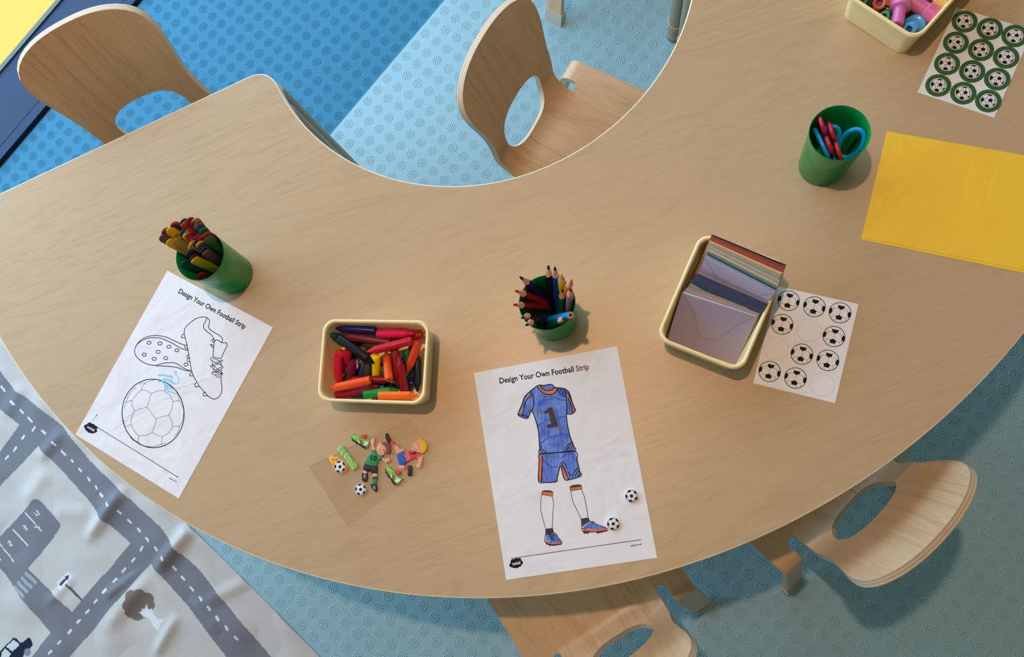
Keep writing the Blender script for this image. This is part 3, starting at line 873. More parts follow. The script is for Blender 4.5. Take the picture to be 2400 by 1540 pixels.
        for i in range(m-1):
            a, b = 4*i, 4*(i+1)
            Fc += [[a, b, b+2, a+2], [a+1, a+3, b+3, b+1], [a, a+1, b+1, b], [a+2, b+2, b+3, a+3]]; mi += [0, 0, 1, 1]
        Fc += [[0, 2, 3, 1], [4*(m-1), 4*(m-1)+1, 4*(m-1)+3, 4*(m-1)+2]]; mi += [1, 1]
        o = mesh('leg', V, Fc, [MAT['ply'], MAT['ply_edge']], t, smooth=True, midx=mi, angle=40)
        o.data.attributes.new('ply', 'FLOAT', 'POINT').data.foreach_set('value', ply)
        set_grain(o, [(v.co.x, .3-v.co.z, 0) for v in o.data.vertices])
        fix_normals(o)
        y, z_, f = pts[-1]
        yt, zt = pts[-2][:2]; k = (y-yt)/(z_-zt)
        ya = y - k*(z_-.034); sgn = 1 if rear else -1
        ys = sorted((y-.003*sgn, y+(T+.003)*sgn))
        xs = (x0+dx-.003, x1+dx+.003)
        V = []
        for zz, ins in ((0.0, .001), (.002, 0), (.030, 0)):
            sh = k*(zz-z_)
            V += [(xs[0]+ins, ys[0]+ins+sh, zz), (xs[1]-ins, ys[0]+ins+sh, zz), (xs[1]-ins, ys[1]-ins+sh, zz), (xs[0]+ins, ys[1]-ins+sh, zz)]
        Fc = [[3, 2, 1, 0], [8, 9, 10, 11]]
        for lv in range(2):
            for i in range(4):
                j = (i+1) % 4; Fc.append([lv*4+i, lv*4+j, lv*4+4+j, lv*4+4+i])
        mesh('foot_cap', V, Fc, MAT['foot'], o)
    for s in (-1, 1):
        leg(s, True); leg(s, False)
    return t
chair0 = make_chair('plywood chair at the lower right with its oval-holed back outside the table')
chair0.location = (.3065, .022, 0); chair0.rotation_euler = (0, 0, .8416)
for x, y, rz, sc, lab in ((-.0472, -.1949, .6089, 1, 'plywood chair at the bottom edge, seat partly in the table shadow'),
                          (-.1569, .6444, -2.0773, 1, 'plywood chair inside the curve of the table, seat showing'),
                          (-.8474, .6248, 3.5743, 1.1418, 'larger plywood chair by the dark blue window frame, back to the window')):
    c = copy_tree(chair0); c.location = (x, y, 0); c.rotation_euler = (0, 0, rz); c.scale = (sc,)*3; c['label'] = lab
c = copy_tree(chair0); c.location = (-.235, 1.222, 0); c.rotation_euler = (0, 0, -.6); c['label'] = 'plywood chair of which one leg shows at the top of the photo'

# ------------------------------------------------------------------ plastic cups and trays
def make_cup(loc, label):
    t = empty('plastic_cup', loc, label, 'cup', group='green plastic cups on the table')
    V, Fc = lathe([(0, .0015), (.029, .0015), (.0305, .0), (.0318, .0015), (.0374, .1030), (.0378, .1048), (.0374, .1055), (.0368, .1050),
                   (.0362, .0918), (.0356, .0905), (.0305, .004), (.0290, .003), (0, .003)], 72)
    mesh('cup_wall', V, Fc, MAT['green'], t, smooth=True, angle=50)
    return t
CUP_S, CUP_P, CUP_C = (-.6240, .3324, TZ), (-.1166, .2547, TZ), (.2573, .4734, TZ)
cup = make_cup(CUP_S, 'green plastic cup full of coloured craft sticks')
c = copy_tree(cup); c.location = CUP_P; c['label'] = 'green plastic cup holding coloured pencils in the middle of the table'
c = copy_tree(cup); c.location = CUP_C; c['label'] = 'green plastic cup holding scissors beside the yellow paper'

def make_tray(loc, rz, label):
    t = empty('plastic_tray', loc, label, 'tray', rz, group='cream plastic trays on the table')
    def rr(hx, hy, r, n=8):
        P = []
        for cx, cy, a0 in ((hx-r, hy-r, 0), (-hx+r, hy-r, 90), (-hx+r, -hy+r, 180), (hx-r, -hy+r, 270)):
            P += [(cx+r*math.cos(math.radians(a0+90*k/n)), cy+r*math.sin(math.radians(a0+90*k/n))) for k in range(n+1)]
        return P
    HX, HY = .080, .0605
    lev = [(.0100, .0, .010), (.0082, .0008, .012), (.0076, .003, .013), (.0042, .053, .016), (.0022, .0535, .017), (.0004, .0545, .018), (0, .0568, .018), (.0008, .0592, .0178), (.0025, .0600, .0172), (.0042, .0595, .0162), (.0052, .058, .0155),
           (.0058, .053, .015), (.0094, .005, .012), (.0110, .003, .011), (.014, .0025, .010)]
    V, Fc = [], []
    for ins, z, r in lev: V += [(x, y, z) for x, y in rr(HX-ins, HY-ins, r)]
    n = len(rr(.1, .1, .01))
    Fc.append(list(range(n))[::-1])
    for k in range(len(lev)-1):
        for i in range(n):
            j = (i+1) % n; Fc.append([k*n+i, k*n+j, (k+1)*n+j, (k+1)*n+i])
    Fc.append([(len(lev)-1)*n+i for i in range(n)])
    mesh('tray_wall', V, Fc, MAT['cream'], t, smooth=True, angle=60)
    return t
TR_C, TR_E, TR_ST = ((-.3685, .1842, TZ), math.radians(-1.3)), ((.1114, .2646, TZ), math.radians(67.2)), ((.3778, .7181, TZ), math.radians(49))
tray = make_tray(*TR_C, 'cream plastic tray of chunky wax crayons')
c = copy_tree(tray); c.location = TR_E[0]; c.rotation_euler = (0, 0, TR_E[1]); c['label'] = 'cream plastic tray packed with coloured envelopes'
c = copy_tree(tray); c.location = TR_ST[0]; c.rotation_euler = (0, 0, TR_ST[1]); c['label'] = 'cream plastic tray of plastic stampers in the top right corner'

# ------------------------------------------------------------------ crayons
def crayon(p_butt, p_tip, col, label, r=.0062, group='wax crayons in the cream tray'):
    a, b = Vector(p_butt), Vector(p_tip); L = (b-a).length
    t = empty('wax_crayon', a, label, 'crayon', group=group)
    m = col_mat('wax_%d_%d_%d' % col, col, .36, spec=.3, var=.12, vscale=120)
    off = tuple(a); Lc = min(.0125, L*.3)
    V, Fc = lathe([(0, 0), (r*.92, 0), (r, .0012), (r, L-Lc)], 20)
    mesh('barrel', orient(V, a, b), Fc, m, t, smooth=True, off=off, angle=40)
    V, Fc = lathe([(r, L-Lc), (r*.86, L-Lc+.0002), (r*.30, L-.0012), (r*.18, L), (0, L)], 20)
    mesh('cone_tip', orient(V, a, b), Fc, m, t, smooth=True, off=off, angle=30)
def cz(x, y, z): return at(730+x/6.161, 730+y/6.161, TZ+z)
CRAYONS = [
 ((925, 280, .040), (350, 240, .040), (28, 30, 92), 'navy wax crayon along the back wall of the tray'),
 ((950, 325, .038), (1480, 320, .038), (236, 24, 92), 'bright pink wax crayon at the back right of the tray'),
 ((560, 430, .020), (228, 325, .046), (14, 70, 92), 'teal wax crayon whose tip pokes over the left back corner'),
 ((395, 385, .053), (908, 748, .047), (10, 16, 20), 'black wax crayon lying diagonally on top'),
 ((1135, 450, .034), (455, 350, .036), (118, 44, 50), 'brown wax crayon under the black one'),
 ((1450, 420, .048), (795, 588, .048), (196, 22, 44), 'red wax crayon lying slantwise on top at the right'),
 ((1545, 440, .044), (1380, 885, .028), (208, 58, 26), 'orange-red wax crayon leaning on the right wall'),
 ((378, 645, .044), (400, 1080, .016), (226, 34, 76), 'crimson wax crayon standing by the left wall, flat end up'),
 ((404, 560, .028), (470, 900, .012), (236, 58, 50), 'scarlet wax crayon behind the crimson one at the left wall'),
 ((530, 560, .034), (495, 800, .016), (206, 28, 58), 'red wax crayon under the black one near the left wall'),
 ((592, 735, .042), (560, 1010, .014), (136, 22, 66), 'maroon wax crayon standing flat end up left of the yellow one'),
 ((760, 520, .020), (700, 850, .016), (92, 86, 76), 'grey wax crayon low under the black one'),
 ((820, 760, .020), (790, 1000, .010), (78, 72, 62), 'dark grey wax crayon low in the middle'),
 ((745, 740, .018), (720, 1000, .010), (40, 62, 110), 'slate blue wax crayon low in the middle'),
 ((935, 640, .048), (935, 1040, .012), (250, 206, 0), 'yellow wax crayon standing flat end up'),
 ((1120, 990, .046), (1075, 570, .030), (240, 92, 20), 'orange wax crayon with its flat end towards the front'),
 ((1210, 560, .036), (1245, 1070, .018), (162, 18, 30), 'dark red wax crayon right of the orange one'),
 ((1345, 1150, .030), (1262, 645, .044), (148, 16, 34), 'dark red wax crayon pointing to the back at the right'),
 ((1375, 560, .024), (1430, 960, .010), (20, 104, 36), 'dark green wax crayon deep at the right'),
 ((1530, 660, .026), (1530, 1160, .014), (26, 30, 52), 'midnight blue wax crayon along the right wall'),
 ((850, 990, .048), (252, 1118, .046), (246, 92, 22), 'orange wax crayon across the front left'),
 ((1080, 985, .028), (490, 990, .026), (140, 14, 28), 'dark red wax crayon lying flat behind the front orange one'),
 ((350, 1215, .030), (970, 1075, .030), (156, 18, 52), 'maroon wax crayon under the front left orange one'),
 ((755, 1205, .044), (1260, 1130, .036), (10, 138, 44), 'green wax crayon at the front wall'),
 ((972, 1212, .049), (1550, 1218, .049), (246, 104, 8), 'orange wax crayon along the front wall at the right'),
 ((1060, 1090, .014), (580, 1230, .010), (20, 110, 168), 'sky blue wax crayon deep at the front'),
 ((1600, 340, .026), (1130, 400, .018), (170, 24, 34), 'red wax crayon deep in the back right corner'),
 ((1480, 1030, .012), (1180, 1090, .010), (28, 36, 78), 'dark blue wax crayon deep at the front right'),
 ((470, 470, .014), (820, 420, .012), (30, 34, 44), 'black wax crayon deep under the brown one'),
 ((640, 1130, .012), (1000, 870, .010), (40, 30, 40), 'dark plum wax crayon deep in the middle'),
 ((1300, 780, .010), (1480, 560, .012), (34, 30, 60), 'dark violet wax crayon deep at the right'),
]
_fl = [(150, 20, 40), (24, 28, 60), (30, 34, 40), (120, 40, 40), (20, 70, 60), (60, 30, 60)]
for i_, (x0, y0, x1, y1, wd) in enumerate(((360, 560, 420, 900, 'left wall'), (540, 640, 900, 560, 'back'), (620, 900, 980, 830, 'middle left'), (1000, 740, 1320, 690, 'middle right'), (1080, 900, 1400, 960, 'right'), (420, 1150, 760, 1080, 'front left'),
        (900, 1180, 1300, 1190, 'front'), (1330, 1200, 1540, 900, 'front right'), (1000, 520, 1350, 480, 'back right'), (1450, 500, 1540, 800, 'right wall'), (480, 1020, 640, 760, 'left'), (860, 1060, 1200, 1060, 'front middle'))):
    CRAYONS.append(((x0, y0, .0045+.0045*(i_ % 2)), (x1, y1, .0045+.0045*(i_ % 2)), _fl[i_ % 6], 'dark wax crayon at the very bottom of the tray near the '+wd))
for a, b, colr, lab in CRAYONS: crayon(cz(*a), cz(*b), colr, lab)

# ------------------------------------------------------------------ coloured pencils in their cup
def in_cup(px, py, bottom, cupc, rmax, zlo, zhi):
    """Height of a tip seen at a pixel so that the straight stick from bottom just clears the cup's rim."""
    best = None
    for z in np.linspace(zlo, zhi, 60):
        tip = at(px, py, TZ+z); b = Vector(bottom)
        f = (TZ+.104-b.z)/(tip.z-b.z); p = b + (tip-b)*f
        r = math.hypot(p.x-cupc[0], p.y-cupc[1])
        e = max(0, r-rmax)
        if best is None or e < best[0]-1e-6: best = (e, tip)
    return best[1]
def pencil(tip, bottom, colr, lead, label, flip=False, r=.0047):
    a, b = Vector(bottom), Vector(tip); L = (b-a).length
    t = empty('colouring_pencil', a, label, 'pencil', group='coloured pencils in the green cup')
    off = tuple(a); m = col_mat('lacquer_%d_%d_%d' % colr, colr, .3); w = col_mat('pencil_wood', (214, 160, 130), .6)
    ld = col_mat('lead_%d_%d_%d' % lead, lead, .5)
    roll = random.uniform(0, 1)
    def tri(rad, z): # rounded triangular section
        return [(rad*(1+.07*math.cos(3*th))*math.cos(th), rad*(1+.07*math.cos(3*th))*math.sin(th), z) for th in np.linspace(0, 2*math.pi, 18, endpoint=False)]
    def loft(secs, capa=True, capb=True):
        V = [v for s in secs for v in s]; n = 18; Fc = []
        for k in range(len(secs)-1):
            for i in range(n):
                j = (i+1) % n; Fc.append([k*n+i, k*n+j, (k+1)*n+j, (k+1)*n+i])
        if capa: Fc.append(list(range(n))[::-1])
        if capb: Fc.append([(len(secs)-1)*n+i for i in range(n)])
        return V, Fc
    if not flip:
        Lc = .019
        sc = tri(r, L-Lc); sc = [(x, y, z+.0016*math.cos(3*th)) for (x, y, z), th in zip(sc, np.linspace(0, 2*math.pi, 18, endpoint=False))]
        V, Fc = loft([tri(r, 0), sc]); mesh('shaft', orient(V, a, b, roll), Fc, m, t, smooth=True, off=off, angle=50)
        sc2 = [(x*.985, y*.985, z) for x, y, z in sc]
        V, Fc = loft([sc2, tri(r*.42, L-.0065)]); mesh('wooden_cone', orient(V, a, b, roll), Fc, w, t, smooth=True, off=off, angle=50)
        V, Fc = loft([tri(r*.42, L-.0065), tri(r*.30, L-.0012), tri(r*.12, L)]); mesh('lead', orient(V, a, b, roll), Fc, ld, t, smooth=True, off=off, angle=50)
    else:
        V, Fc = loft([tri(r, 0), tri(r, L)]); mesh('shaft', orient(V, a, b, roll), Fc, m, t, smooth=True, off=off, angle=50)
        V, Fc = loft([tri(r*.9, L-.001), tri(r*.9, L+.0003)]); mesh('wooden_end', orient(V, a, b, roll), Fc, w, t, off=off)
        V, Fc = loft([tri(r*.42, L), tri(r*.42, L+.0006)]); mesh('lead', orient(V, a, b, roll), Fc, ld, t, off=off)
def pz(x, y, z): return at(1170+x/6.417, 600+y/6.417, TZ+z)
BK = (28, 28, 34)
PENCILS = [
 ((310, 312), (985, 850), (22, 22, 74), BK, 'navy pencil leaning to the upper left', False),
 ((740, 142), (790, 1060), (16, 16, 20), BK, 'black pencil standing at the back, leftmost of the back pair', False),
 ((838, 165), (910, 1000), (20, 62, 160), (30, 30, 40), 'blue pencil at the back beside the black one', False),
 ((930, 265), (980, 900), (240, 210, 10), (242, 196, 10), 'yellow pencil at the back right', False),
 ((1090, 356), (850, 880), (246, 126, 12), (250, 106, 20), 'orange pencil with an orange point at the right', False),
 ((958, 500), (915, 1040), (18, 120, 60), BK, 'green pencil with a dark point in front of the yellow one', False),
 ((1075, 490), (1030, 1060), (200, 110, 140), (110, 24, 44), 'pink pencil with a dark red point at the right', False),
 ((240, 522), (1040, 840), (140, 12, 16), (206, 22, 30), 'red pencil leaning left, the upper of two reds', False),
 ((213, 732), (1020, 790), (132, 12, 18), (206, 22, 30), 'red pencil leaning left, the lower of two reds', False),
 ((333, 935), (930, 770), (14, 20, 22), BK, 'black pencil leaning to the lower left', False),
 ((400, 1046), (880, 760), (44, 26, 22), BK, 'dark brown pencil leaning to the lower left, lowest point of all', False),
 ((1072, 890), (560, 990), (10, 150, 226), (24, 24, 60), 'light blue pencil standing blunt end up', True),
 ((985, 940), (610, 1130), (14, 88, 84), (24, 34, 44), 'teal pencil leaning to the lower right', False),
]
for (tx, ty), (bx, by), colr, lead, lab, flip in PENCILS:
    bot = pz(bx, by, .008)
    dx, dy = bot.x-CUP_P[0], bot.y-CUP_P[1]; rr_ = math.hypot(dx, dy)
    if rr_ > .024: bot.x, bot.y = CUP_P[0]+dx*.024/rr_, CUP_P[1]+dy*.024/rr_
    tip = in_cup(1170+tx/6.417, 600+ty/6.417, bot, CUP_P, .0305, .108, .150)
    pencil(tip, bot, colr, lead, lab, flip)

# ------------------------------------------------------------------ craft sticks
def craft_stick(tip, bottom, colr, label, facing, w=.0142, th=.0019):
    a, b = Vector(bottom), Vector(tip); L = (b-a).length; d = (b-a).normalized()
    f = Vector(facing); f = (f-d*f.dot(d)).normalized(); s = d.cross(f)
    n = 9; P = []
    for k in range(n+1):
        t = math.pi*k/n; P.append((w/2*math.cos(t), L-w/2+w/2*math.sin(t)))
    for k in range(n+1):
        t = math.pi+math.pi*k/n; P.append((w/2*math.cos(t), w/2+w/2*math.sin(t)))
    V, Fc = prism(P, -th/2, th/2, .0003)
    o = mesh('craft_stick', [tuple(s*v[0]+d*v[1]+f*v[2]) for v in V], Fc, col_mat('dyed_wood_%d_%d_%d' % colr, colr, .7, var=.18, vscale=160), smooth=True, angle=35)
    o.location = a
    fix_normals(o)
    props(o, label, 'craft stick', 'coloured craft sticks in the green cup')
    return o
RED, CRI, MAR, YEL, PUR, MAU, NAV, TEA, GRN, ORB, BLK, OLI = (150, 22, 30), (172, 24, 50), (126, 18, 40), (226, 176, 18), (54, 28, 52), (96, 60, 74), (22, 40, 72), (16, 74, 88), (32, 102, 52), (178, 72, 36), (30, 30, 38), (168, 148, 60)
STICKS = [ # tip in the traced crop, height above the table, colour, label
 (610, 245, .150, TEA, 'teal craft stick at the very back, mostly hidden by the brown-orange one'),
 (625, 295, .149, ORB, 'brown-orange craft stick at the back behind the tall red one'),
 (705, 225, .151, RED, 'tall red craft stick at the back of the cup'),
 (806, 234, .148, OLI, 'pale yellow craft stick at the back right, only its edge showing'),
 (800, 245, .147, TEA, 'teal craft stick in front of the pale yellow edge at the back right'),
 (845, 290, .145, CRI, 'crimson craft stick in the right-hand fan, third from its back'),
 (860, 325, .144, GRN, 'green craft stick in the right-hand fan between crimson and navy'),
 (880, 350, .143, NAV, 'navy craft stick in the right-hand fan behind another navy one'),
 (900, 375, .141, NAV, 'navy craft stick in the right-hand fan just behind the front green one'),
 (925, 395, .140, GRN, 'front green craft stick of the upper right-hand fan'),
 (440, 300, .151, ORB, 'brown-orange craft stick at the upper left behind the purple one'),
 (435, 340, .149, PUR, 'dark purple craft stick at the upper left behind the yellow heart one'),
 (295, 405, .150, ORB, 'brown-orange craft stick at the far left, only its rim showing'),
 (290, 440, .148, BLK, 'black craft stick at the far left behind the mauve one'),
 (375, 395, .150, YEL, 'yellow craft stick with a small black heart drawn on it'),
 (250, 515, .149, MAU, 'mauve craft stick leaning out furthest left'),
 (370, 590, .142, YEL, 'yellow craft stick seen at a slant below the heart one'),
 (470, 580, .138, OLI, 'pale worn yellow craft stick on the left side'),
 (600, 425, .144, TEA, 'teal craft stick at the back of the middle fan'),
 (680, 425, .143, ORB, 'brown-orange craft stick in the middle fan'),
 (650, 475, .142, YEL, 'yellow craft stick at the left of the middle fan'),
 (700, 490, .140, RED, 'red craft stick in the middle fan behind a crimson one'),
 (730, 525, .138, MAR, 'dark red craft stick in the middle fan'),
 (760, 560, .136, CRI, 'crimson craft stick at the front of the middle fan'),
 (850, 505, .136, MAR, 'dark red craft stick right of the middle, behind another red'),
 (900, 520, .134, CRI, 'crimson craft stick right of the middle, in front of a dark red one'),
 (985, 470, .134, CRI, 'crimson craft stick behind the big green one at the right rim'),
 (1010, 545, .130, GRN, 'big green craft stick at the right rim'),
 (755, 615, .134, YEL, 'yellow craft stick behind the olive one in the centre'),
 (735, 665, .131, OLI, 'olive craft stick in the centre behind the dark purple pair'),
 (820, 600, .133, PUR, 'purple craft stick edge in the centre beside the yellow ones'),
 (870, 625, .131, YEL, 'yellow craft stick at the back of the front right bundle'),
 (895, 660, .129, PUR, 'purple craft stick in the front right bundle behind the black one'),
 (920, 690, .127, BLK, 'black craft stick in the front right bundle'),
 (945, 720, .125, NAV, 'navy craft stick behind the front mauve one'),
 (980, 770, .123, MAU, 'mauve craft stick at the front right of the cup'),
 (700, 770, .127, PUR, 'dark purple craft stick behind the front yellow one, upper of two'),
 (765, 850, .122, PUR, 'dark purple craft stick right behind the front yellow one'),
 (790, 895, .119, YEL, 'yellow craft stick at the front of the cup'),
 (600, 960, .100, TEA, 'teal craft stick low at the front left inside the rim'),
 (870, 1160, .072, RED, 'red craft stick deep in the cup under the teal one'),
]
tm = Vector((0, 0, 0)); tips = []
for x, y, z, colr, lab in STICKS:
    tips.append(at(340+x/7, 480+y/7, TZ+z))
for i, ((x, y, z, colr, lab), tip) in enumerate(zip(STICKS, tips)):
    c = Vector(CUP_S); rel = Vector((tip.x-c.x, tip.y-c.y, 0))
    f = .35
    bot = Vector((c.x+rel.x*f, c.y+rel.y*f, TZ+.0045))
    # keep the stick inside the rim
    k = (.104-.0045)/max(z-.0045, .02)
    if k < 1:
        pr = Vector((bot.x+(tip.x-bot.x)*k-c.x, bot.y+(tip.y-bot.y)*k-c.y, 0))
        if pr.length > .028:
            need = (pr.length-.028)/(1-k); dirv = pr.normalized()
            bot.x -= dirv.x*need; bot.y -= dirv.y*need
    br = Vector((bot.x-c.x, bot.y-c.y, 0))
    if br.length > .022: br = br.normalized()*.022; bot.x, bot.y = c.x+br.x, c.y+br.y
    fac = (.70+random.uniform(-.06, .06), -.71+random.uniform(-.06, .06), 0)
    if i in (4, 5): fac = (.78, -.62, 0)
    if i in (0, 1, 2, 3): fac = (.62, -.78, 0)
    o = craft_stick(tip, bot, colr, lab, fac)
    if i == 14:
        d = (tip-bot).normalized(); f3 = Vector(fac); f3 = (f3-d*f3.dot(d)).normalized(); s3 = d.cross(f3); L3 = (tip-bot).length
        P = catmull([(0, -.0028), (.0026, .0005), (.0018, .0028), (0, .0014), (-.0018, .0028), (-.0026, .0005)], 4, True)
        V, Fc = ribbon(P, .0009, .0011, True)
        mesh('drawn_heart', [tuple(s3*v[0]+d*(v[1]+L3-.020)+f3*v[2]) for v in V], Fc, MAT['ink'], o)

# ------------------------------------------------------------------ scissors
def scissors(center, width_dir, tilt_dir, colr, label, big=False):
    """Handles up, blades down. width_dir: across the two loops; tilt_dir: the scissors' long axis, pointing up."""
    w = Vector(width_dir).normalized(); u = Vector(tilt_dir); u = (u-w*u.dot(w)).normalized(); c = Vector(center)
    t = empty('scissors', c, label, 'scissors', group='children scissors in the green cup')
    off = tuple(c); m = col_mat('handle_%d_%d_%d' % colr, colr, .3); st = col_mat('blade_steel', (180, 184, 188), .25, metal=.9)
    P3 = lambda x, y: tuple(c + w*x + u*y)
    loops = ((-.0135, .0155, .0105, .0115), (.0135, .0155, .0105, .0115)) if not big else ((-.016, .010, .0095, .0125), (.012, .013, .0135, .022)) if big is True else ((0, -.006, .006, .006), (0, .0165, .0205, .0110))
    for s, (cx, cy, rx, ry) in zip((-1, 1), loops):
        path = [P3(cx+rx*math.cos(v), cy-.017+ry*math.sin(v)) for v in np.linspace(0, 2*math.pi, 26, endpoint=False)]
        VF1 = tube(path, .0029, 10, True, rz=.0034)
        VF2 = tube([P3(cx*.8, cy-.017-ry*.95), P3(cx*.45, -.036), P3(s*.002, -.046)], [.0032, .003, .0028], 10)
        V, Fc = join([VF1, VF2]); mesh('handle', V, Fc, m, t, smooth=True, off=off, angle=60)
        nn = w.cross(u)*(.0008*s)
        bl = [(s*.0035, -.036), (s*.0042, -.05), (-s*.001, -.092), (-s*.003, -.09), (-s*.0045, -.05), (-s*.003, -.038)]
        VV, FF = prism(bl, -.0005, .0005)
        o = mesh('blade', [tuple(c+w*v[0]*1+u*v[1]*.55-u*.012+nn+w.cross(u)*v[2]) for v in VV], FF, st, t, off=off); fix_normals(o)
    return t
sz = lambda x, y, z: at(1860+x/7, 230+y/7, TZ+z)
axis_up = Vector((0, 0, 1))
def edge_on(p, q, z0, z1, colr, lab, big=False, tilt=(0, 0, 1)):
    a, b = sz(*p, z0), sz(*q, z1); c = (a+b)/2 + Vector((0, 0, -.004))
    u = Vector(tilt) if tilt != (0, 0, 1) else (Vector((0, 0, CAM_H+TZ))-c).normalized() + Vector((0, 0, .12))
    scissors(c, b-a, u, colr, lab, big)
edge_on((345, 470), (590, 980), .088, .088, (0, 160, 232), 'blue scissors edge-on at the left of the cup', 'single')
edge_on((430, 290), (635, 890), .100, .088, (190, 30, 64), 'red scissors edge-on, leftmost of the two red pairs')
edge_on((585, 390), (790, 990), .096, .086, (196, 34, 66), 'red scissors edge-on, rightmost of the two red pairs')
edge_on((690, 520), (1010, 700), .086, .084, (0, 158, 232), 'blue scissors with open loops at the right of the cup', True, (.75, .35, 1))

# ------------------------------------------------------------------ envelopes
def envelopes():
    base, rz = Vector(TR_E[0]), TR_E[1]
    ez = lambda x, y, z: at(1530+x/4.4, 530+y/4.4, TZ+z)
    anch = [(0.00, (292, 686), (1072, 936)), (.16, (352, 630), (1105, 905)), (.22, (398, 575), (1128, 890)), (.245, (412, 548), (1150, 868)), (.46, (462, 486), (1188, 800)), (.52, (478, 466), (1195, 780)),
            (.57, (536, 326), (1252, 700)), (.66, (556, 290), (1272, 655)), (.76, (580, 218), (1306, 585)), (.86, (588, 180), (1318, 520)), (.92, (592, 150), (1330, 478)), (.97, (606, 120), (1360, 440)), (1.0, (618, 92), (1364, 398))]
    def edge(f):
        for (f0, a0, b0), (f1, a1, b1) in zip(anch[:-1], anch[1:]):
            if f <= f1+1e-9:
                k = (f-f0)/(f1-f0); return [tuple(p+(q-p)*k for p, q in zip(a0, a1)), tuple(p+(q-p)*k for p, q in zip(b0, b1))]
    LAV, BLU, ORG, SAG, NVY, TEL, CRE, MVE, WHT, PEA, RST, DRK = (176, 168, 194), (150, 164, 190), (212, 150, 118), (150, 164, 146), (64, 76, 108), (96, 134, 136), (214, 206, 164), (182, 156, 148), (226, 214, 200), (224, 176, 130), (166, 86, 66), (70, 58, 66)
    seq = [(LAV, 0.0, 'lavender envelope facing out at the front of the tray')]
    def grp(colr, f0, f1, n, lab): 
        for k in range(n): seq.append((colr, f0+(f1-f0)*(k/(max(n-1, 1))), lab))
    grp(WHT, .018, .03, 2, 'off-white envelope edge just behind the front lavender one')
    grp(BLU, .045, .10, 5, 'pale blue envelope in the slim bundle behind the front')
    grp(ORG, .115, .15, 3, 'orange-pink envelope in the slim bundle behind the front')
    grp(SAG, .165, .225, 4, 'sage green envelope in front of the navy bundle')
    grp(NVY, .245, .45, 14, 'navy envelope in the thick navy bundle')
    grp(MVE, .47, .50, 2, 'mauve envelope edge behind the navy bundle')
    grp(LAV, .575, .585, 2, 'lavender envelope facing out in the middle of the tray')
    grp(BLU, .60, .64, 5, 'pale blue envelope behind the middle lavender ones')
    grp(DRK, .655, .665, 2, 'dark grey envelope edge behind the pale blue ones')
    grp(TEL, .675, .70, 4, 'teal envelope in the back half of the tray')
    grp(CRE, .715, .735, 3, 'cream envelope in the back half of the tray')
    grp(MVE, .75, .775, 4, 'mauve envelope between the cream and the white ones')
    grp(WHT, .785, .79, 1, 'single off-white envelope in the back half of the tray')
    grp(SAG, .805, .865, 7, 'sage green envelope in the back bundle')
    grp(PEA, .88, .915, 5, 'peach envelope in front of the rust ones')
    grp(RST, .925, .985, 8, 'rust red envelope at the back of the tray')
    grp(DRK, 1.0, 1.0, 1, 'dark brown envelope at the very back of the tray')
    ax = Vector((math.cos(rz), math.sin(rz), 0))         # long axis of the tray, front to back
    lead = {}
    for i, (colr, f, lab) in enumerate(seq):
        pa, pb = edge(f)
        bi = 0 if f < .23 else 1 if f < .55 else 2       # three leaning bundles, parallel within themselves
        if bi not in lead:
            bc = base + ax*(-.0650, -.0440, .0020)[bi] + Vector((0, 0, .0045)); best = None
            for z in np.linspace(.03, .092, 125):
                e = abs(((ez(*pa, z)+ez(*pb, z))/2-bc).length-.079)
                if best is None or e < best[0]: best = (e, z)
            lead[bi] = (best[1], (ez(*pa, best[1])+ez(*pb, best[1]))/2, bc)
        z, m0, bc0 = lead[bi]; a, b = ez(*pa, z), ez(*pb, z)
        bc = bc0 + ax*((a+b)/2-m0).dot(ax)
        side = (b-a).normalized(); mid = (a+b)/2; down = (bc-mid)
        down = (down-side*down.dot(side)).normalized()*.079
        W = .0500
        if f > .9: W = .0515
        n = side.cross(down).normalized(); n = n if n.z > 0 else -n
        c0, c1, c2, c3 = mid-side*W, mid+side*W, mid+side*W+down, mid-side*W+down
        th = .0007
        V = [tuple(p-mid) for p in (c0, c1, c2, c3)] + [tuple(p-mid-n*th) for p in (c0, c1, c2, c3)]
        tint = 1 + (-.09, .06, -.02, .10, -.06)[i % 5]; colr = tuple(min(255, int(q*tint)) for q in colr)
        o = mesh('envelope', V, [[0, 1, 2, 3], [7, 6, 5, 4], [0, 4, 5, 1], [1, 5, 6, 2], [2, 6, 7, 3], [3, 7, 4, 0]], col_mat('envelope_paper_%d_%d_%d' % colr, colr, .7), None)
        fix_normals(o)
        o.location = mid
        cnt = sum(1 for s in seq if s[2] == lab)
        props(o, lab, 'envelope', 'envelopes in the tray')
        if lab.startswith('lavender'):
            P = catmull([(-W*.97, .001), (-W*.55, .023), (-.012, .050), (.001, .0555), (.016, .049), (W*.6, .024), (W*.97, .001)], 8)
            VV, FF = ribbon(P, .0006, .00012)
            dn = down.normalized()
            mesh('flap_edge', [tuple(side*v[0]+dn*v[1]+n*(v[2])) for v in VV], FF, col_mat('flap_line', (128, 116, 128), .8), o)
envelopes()

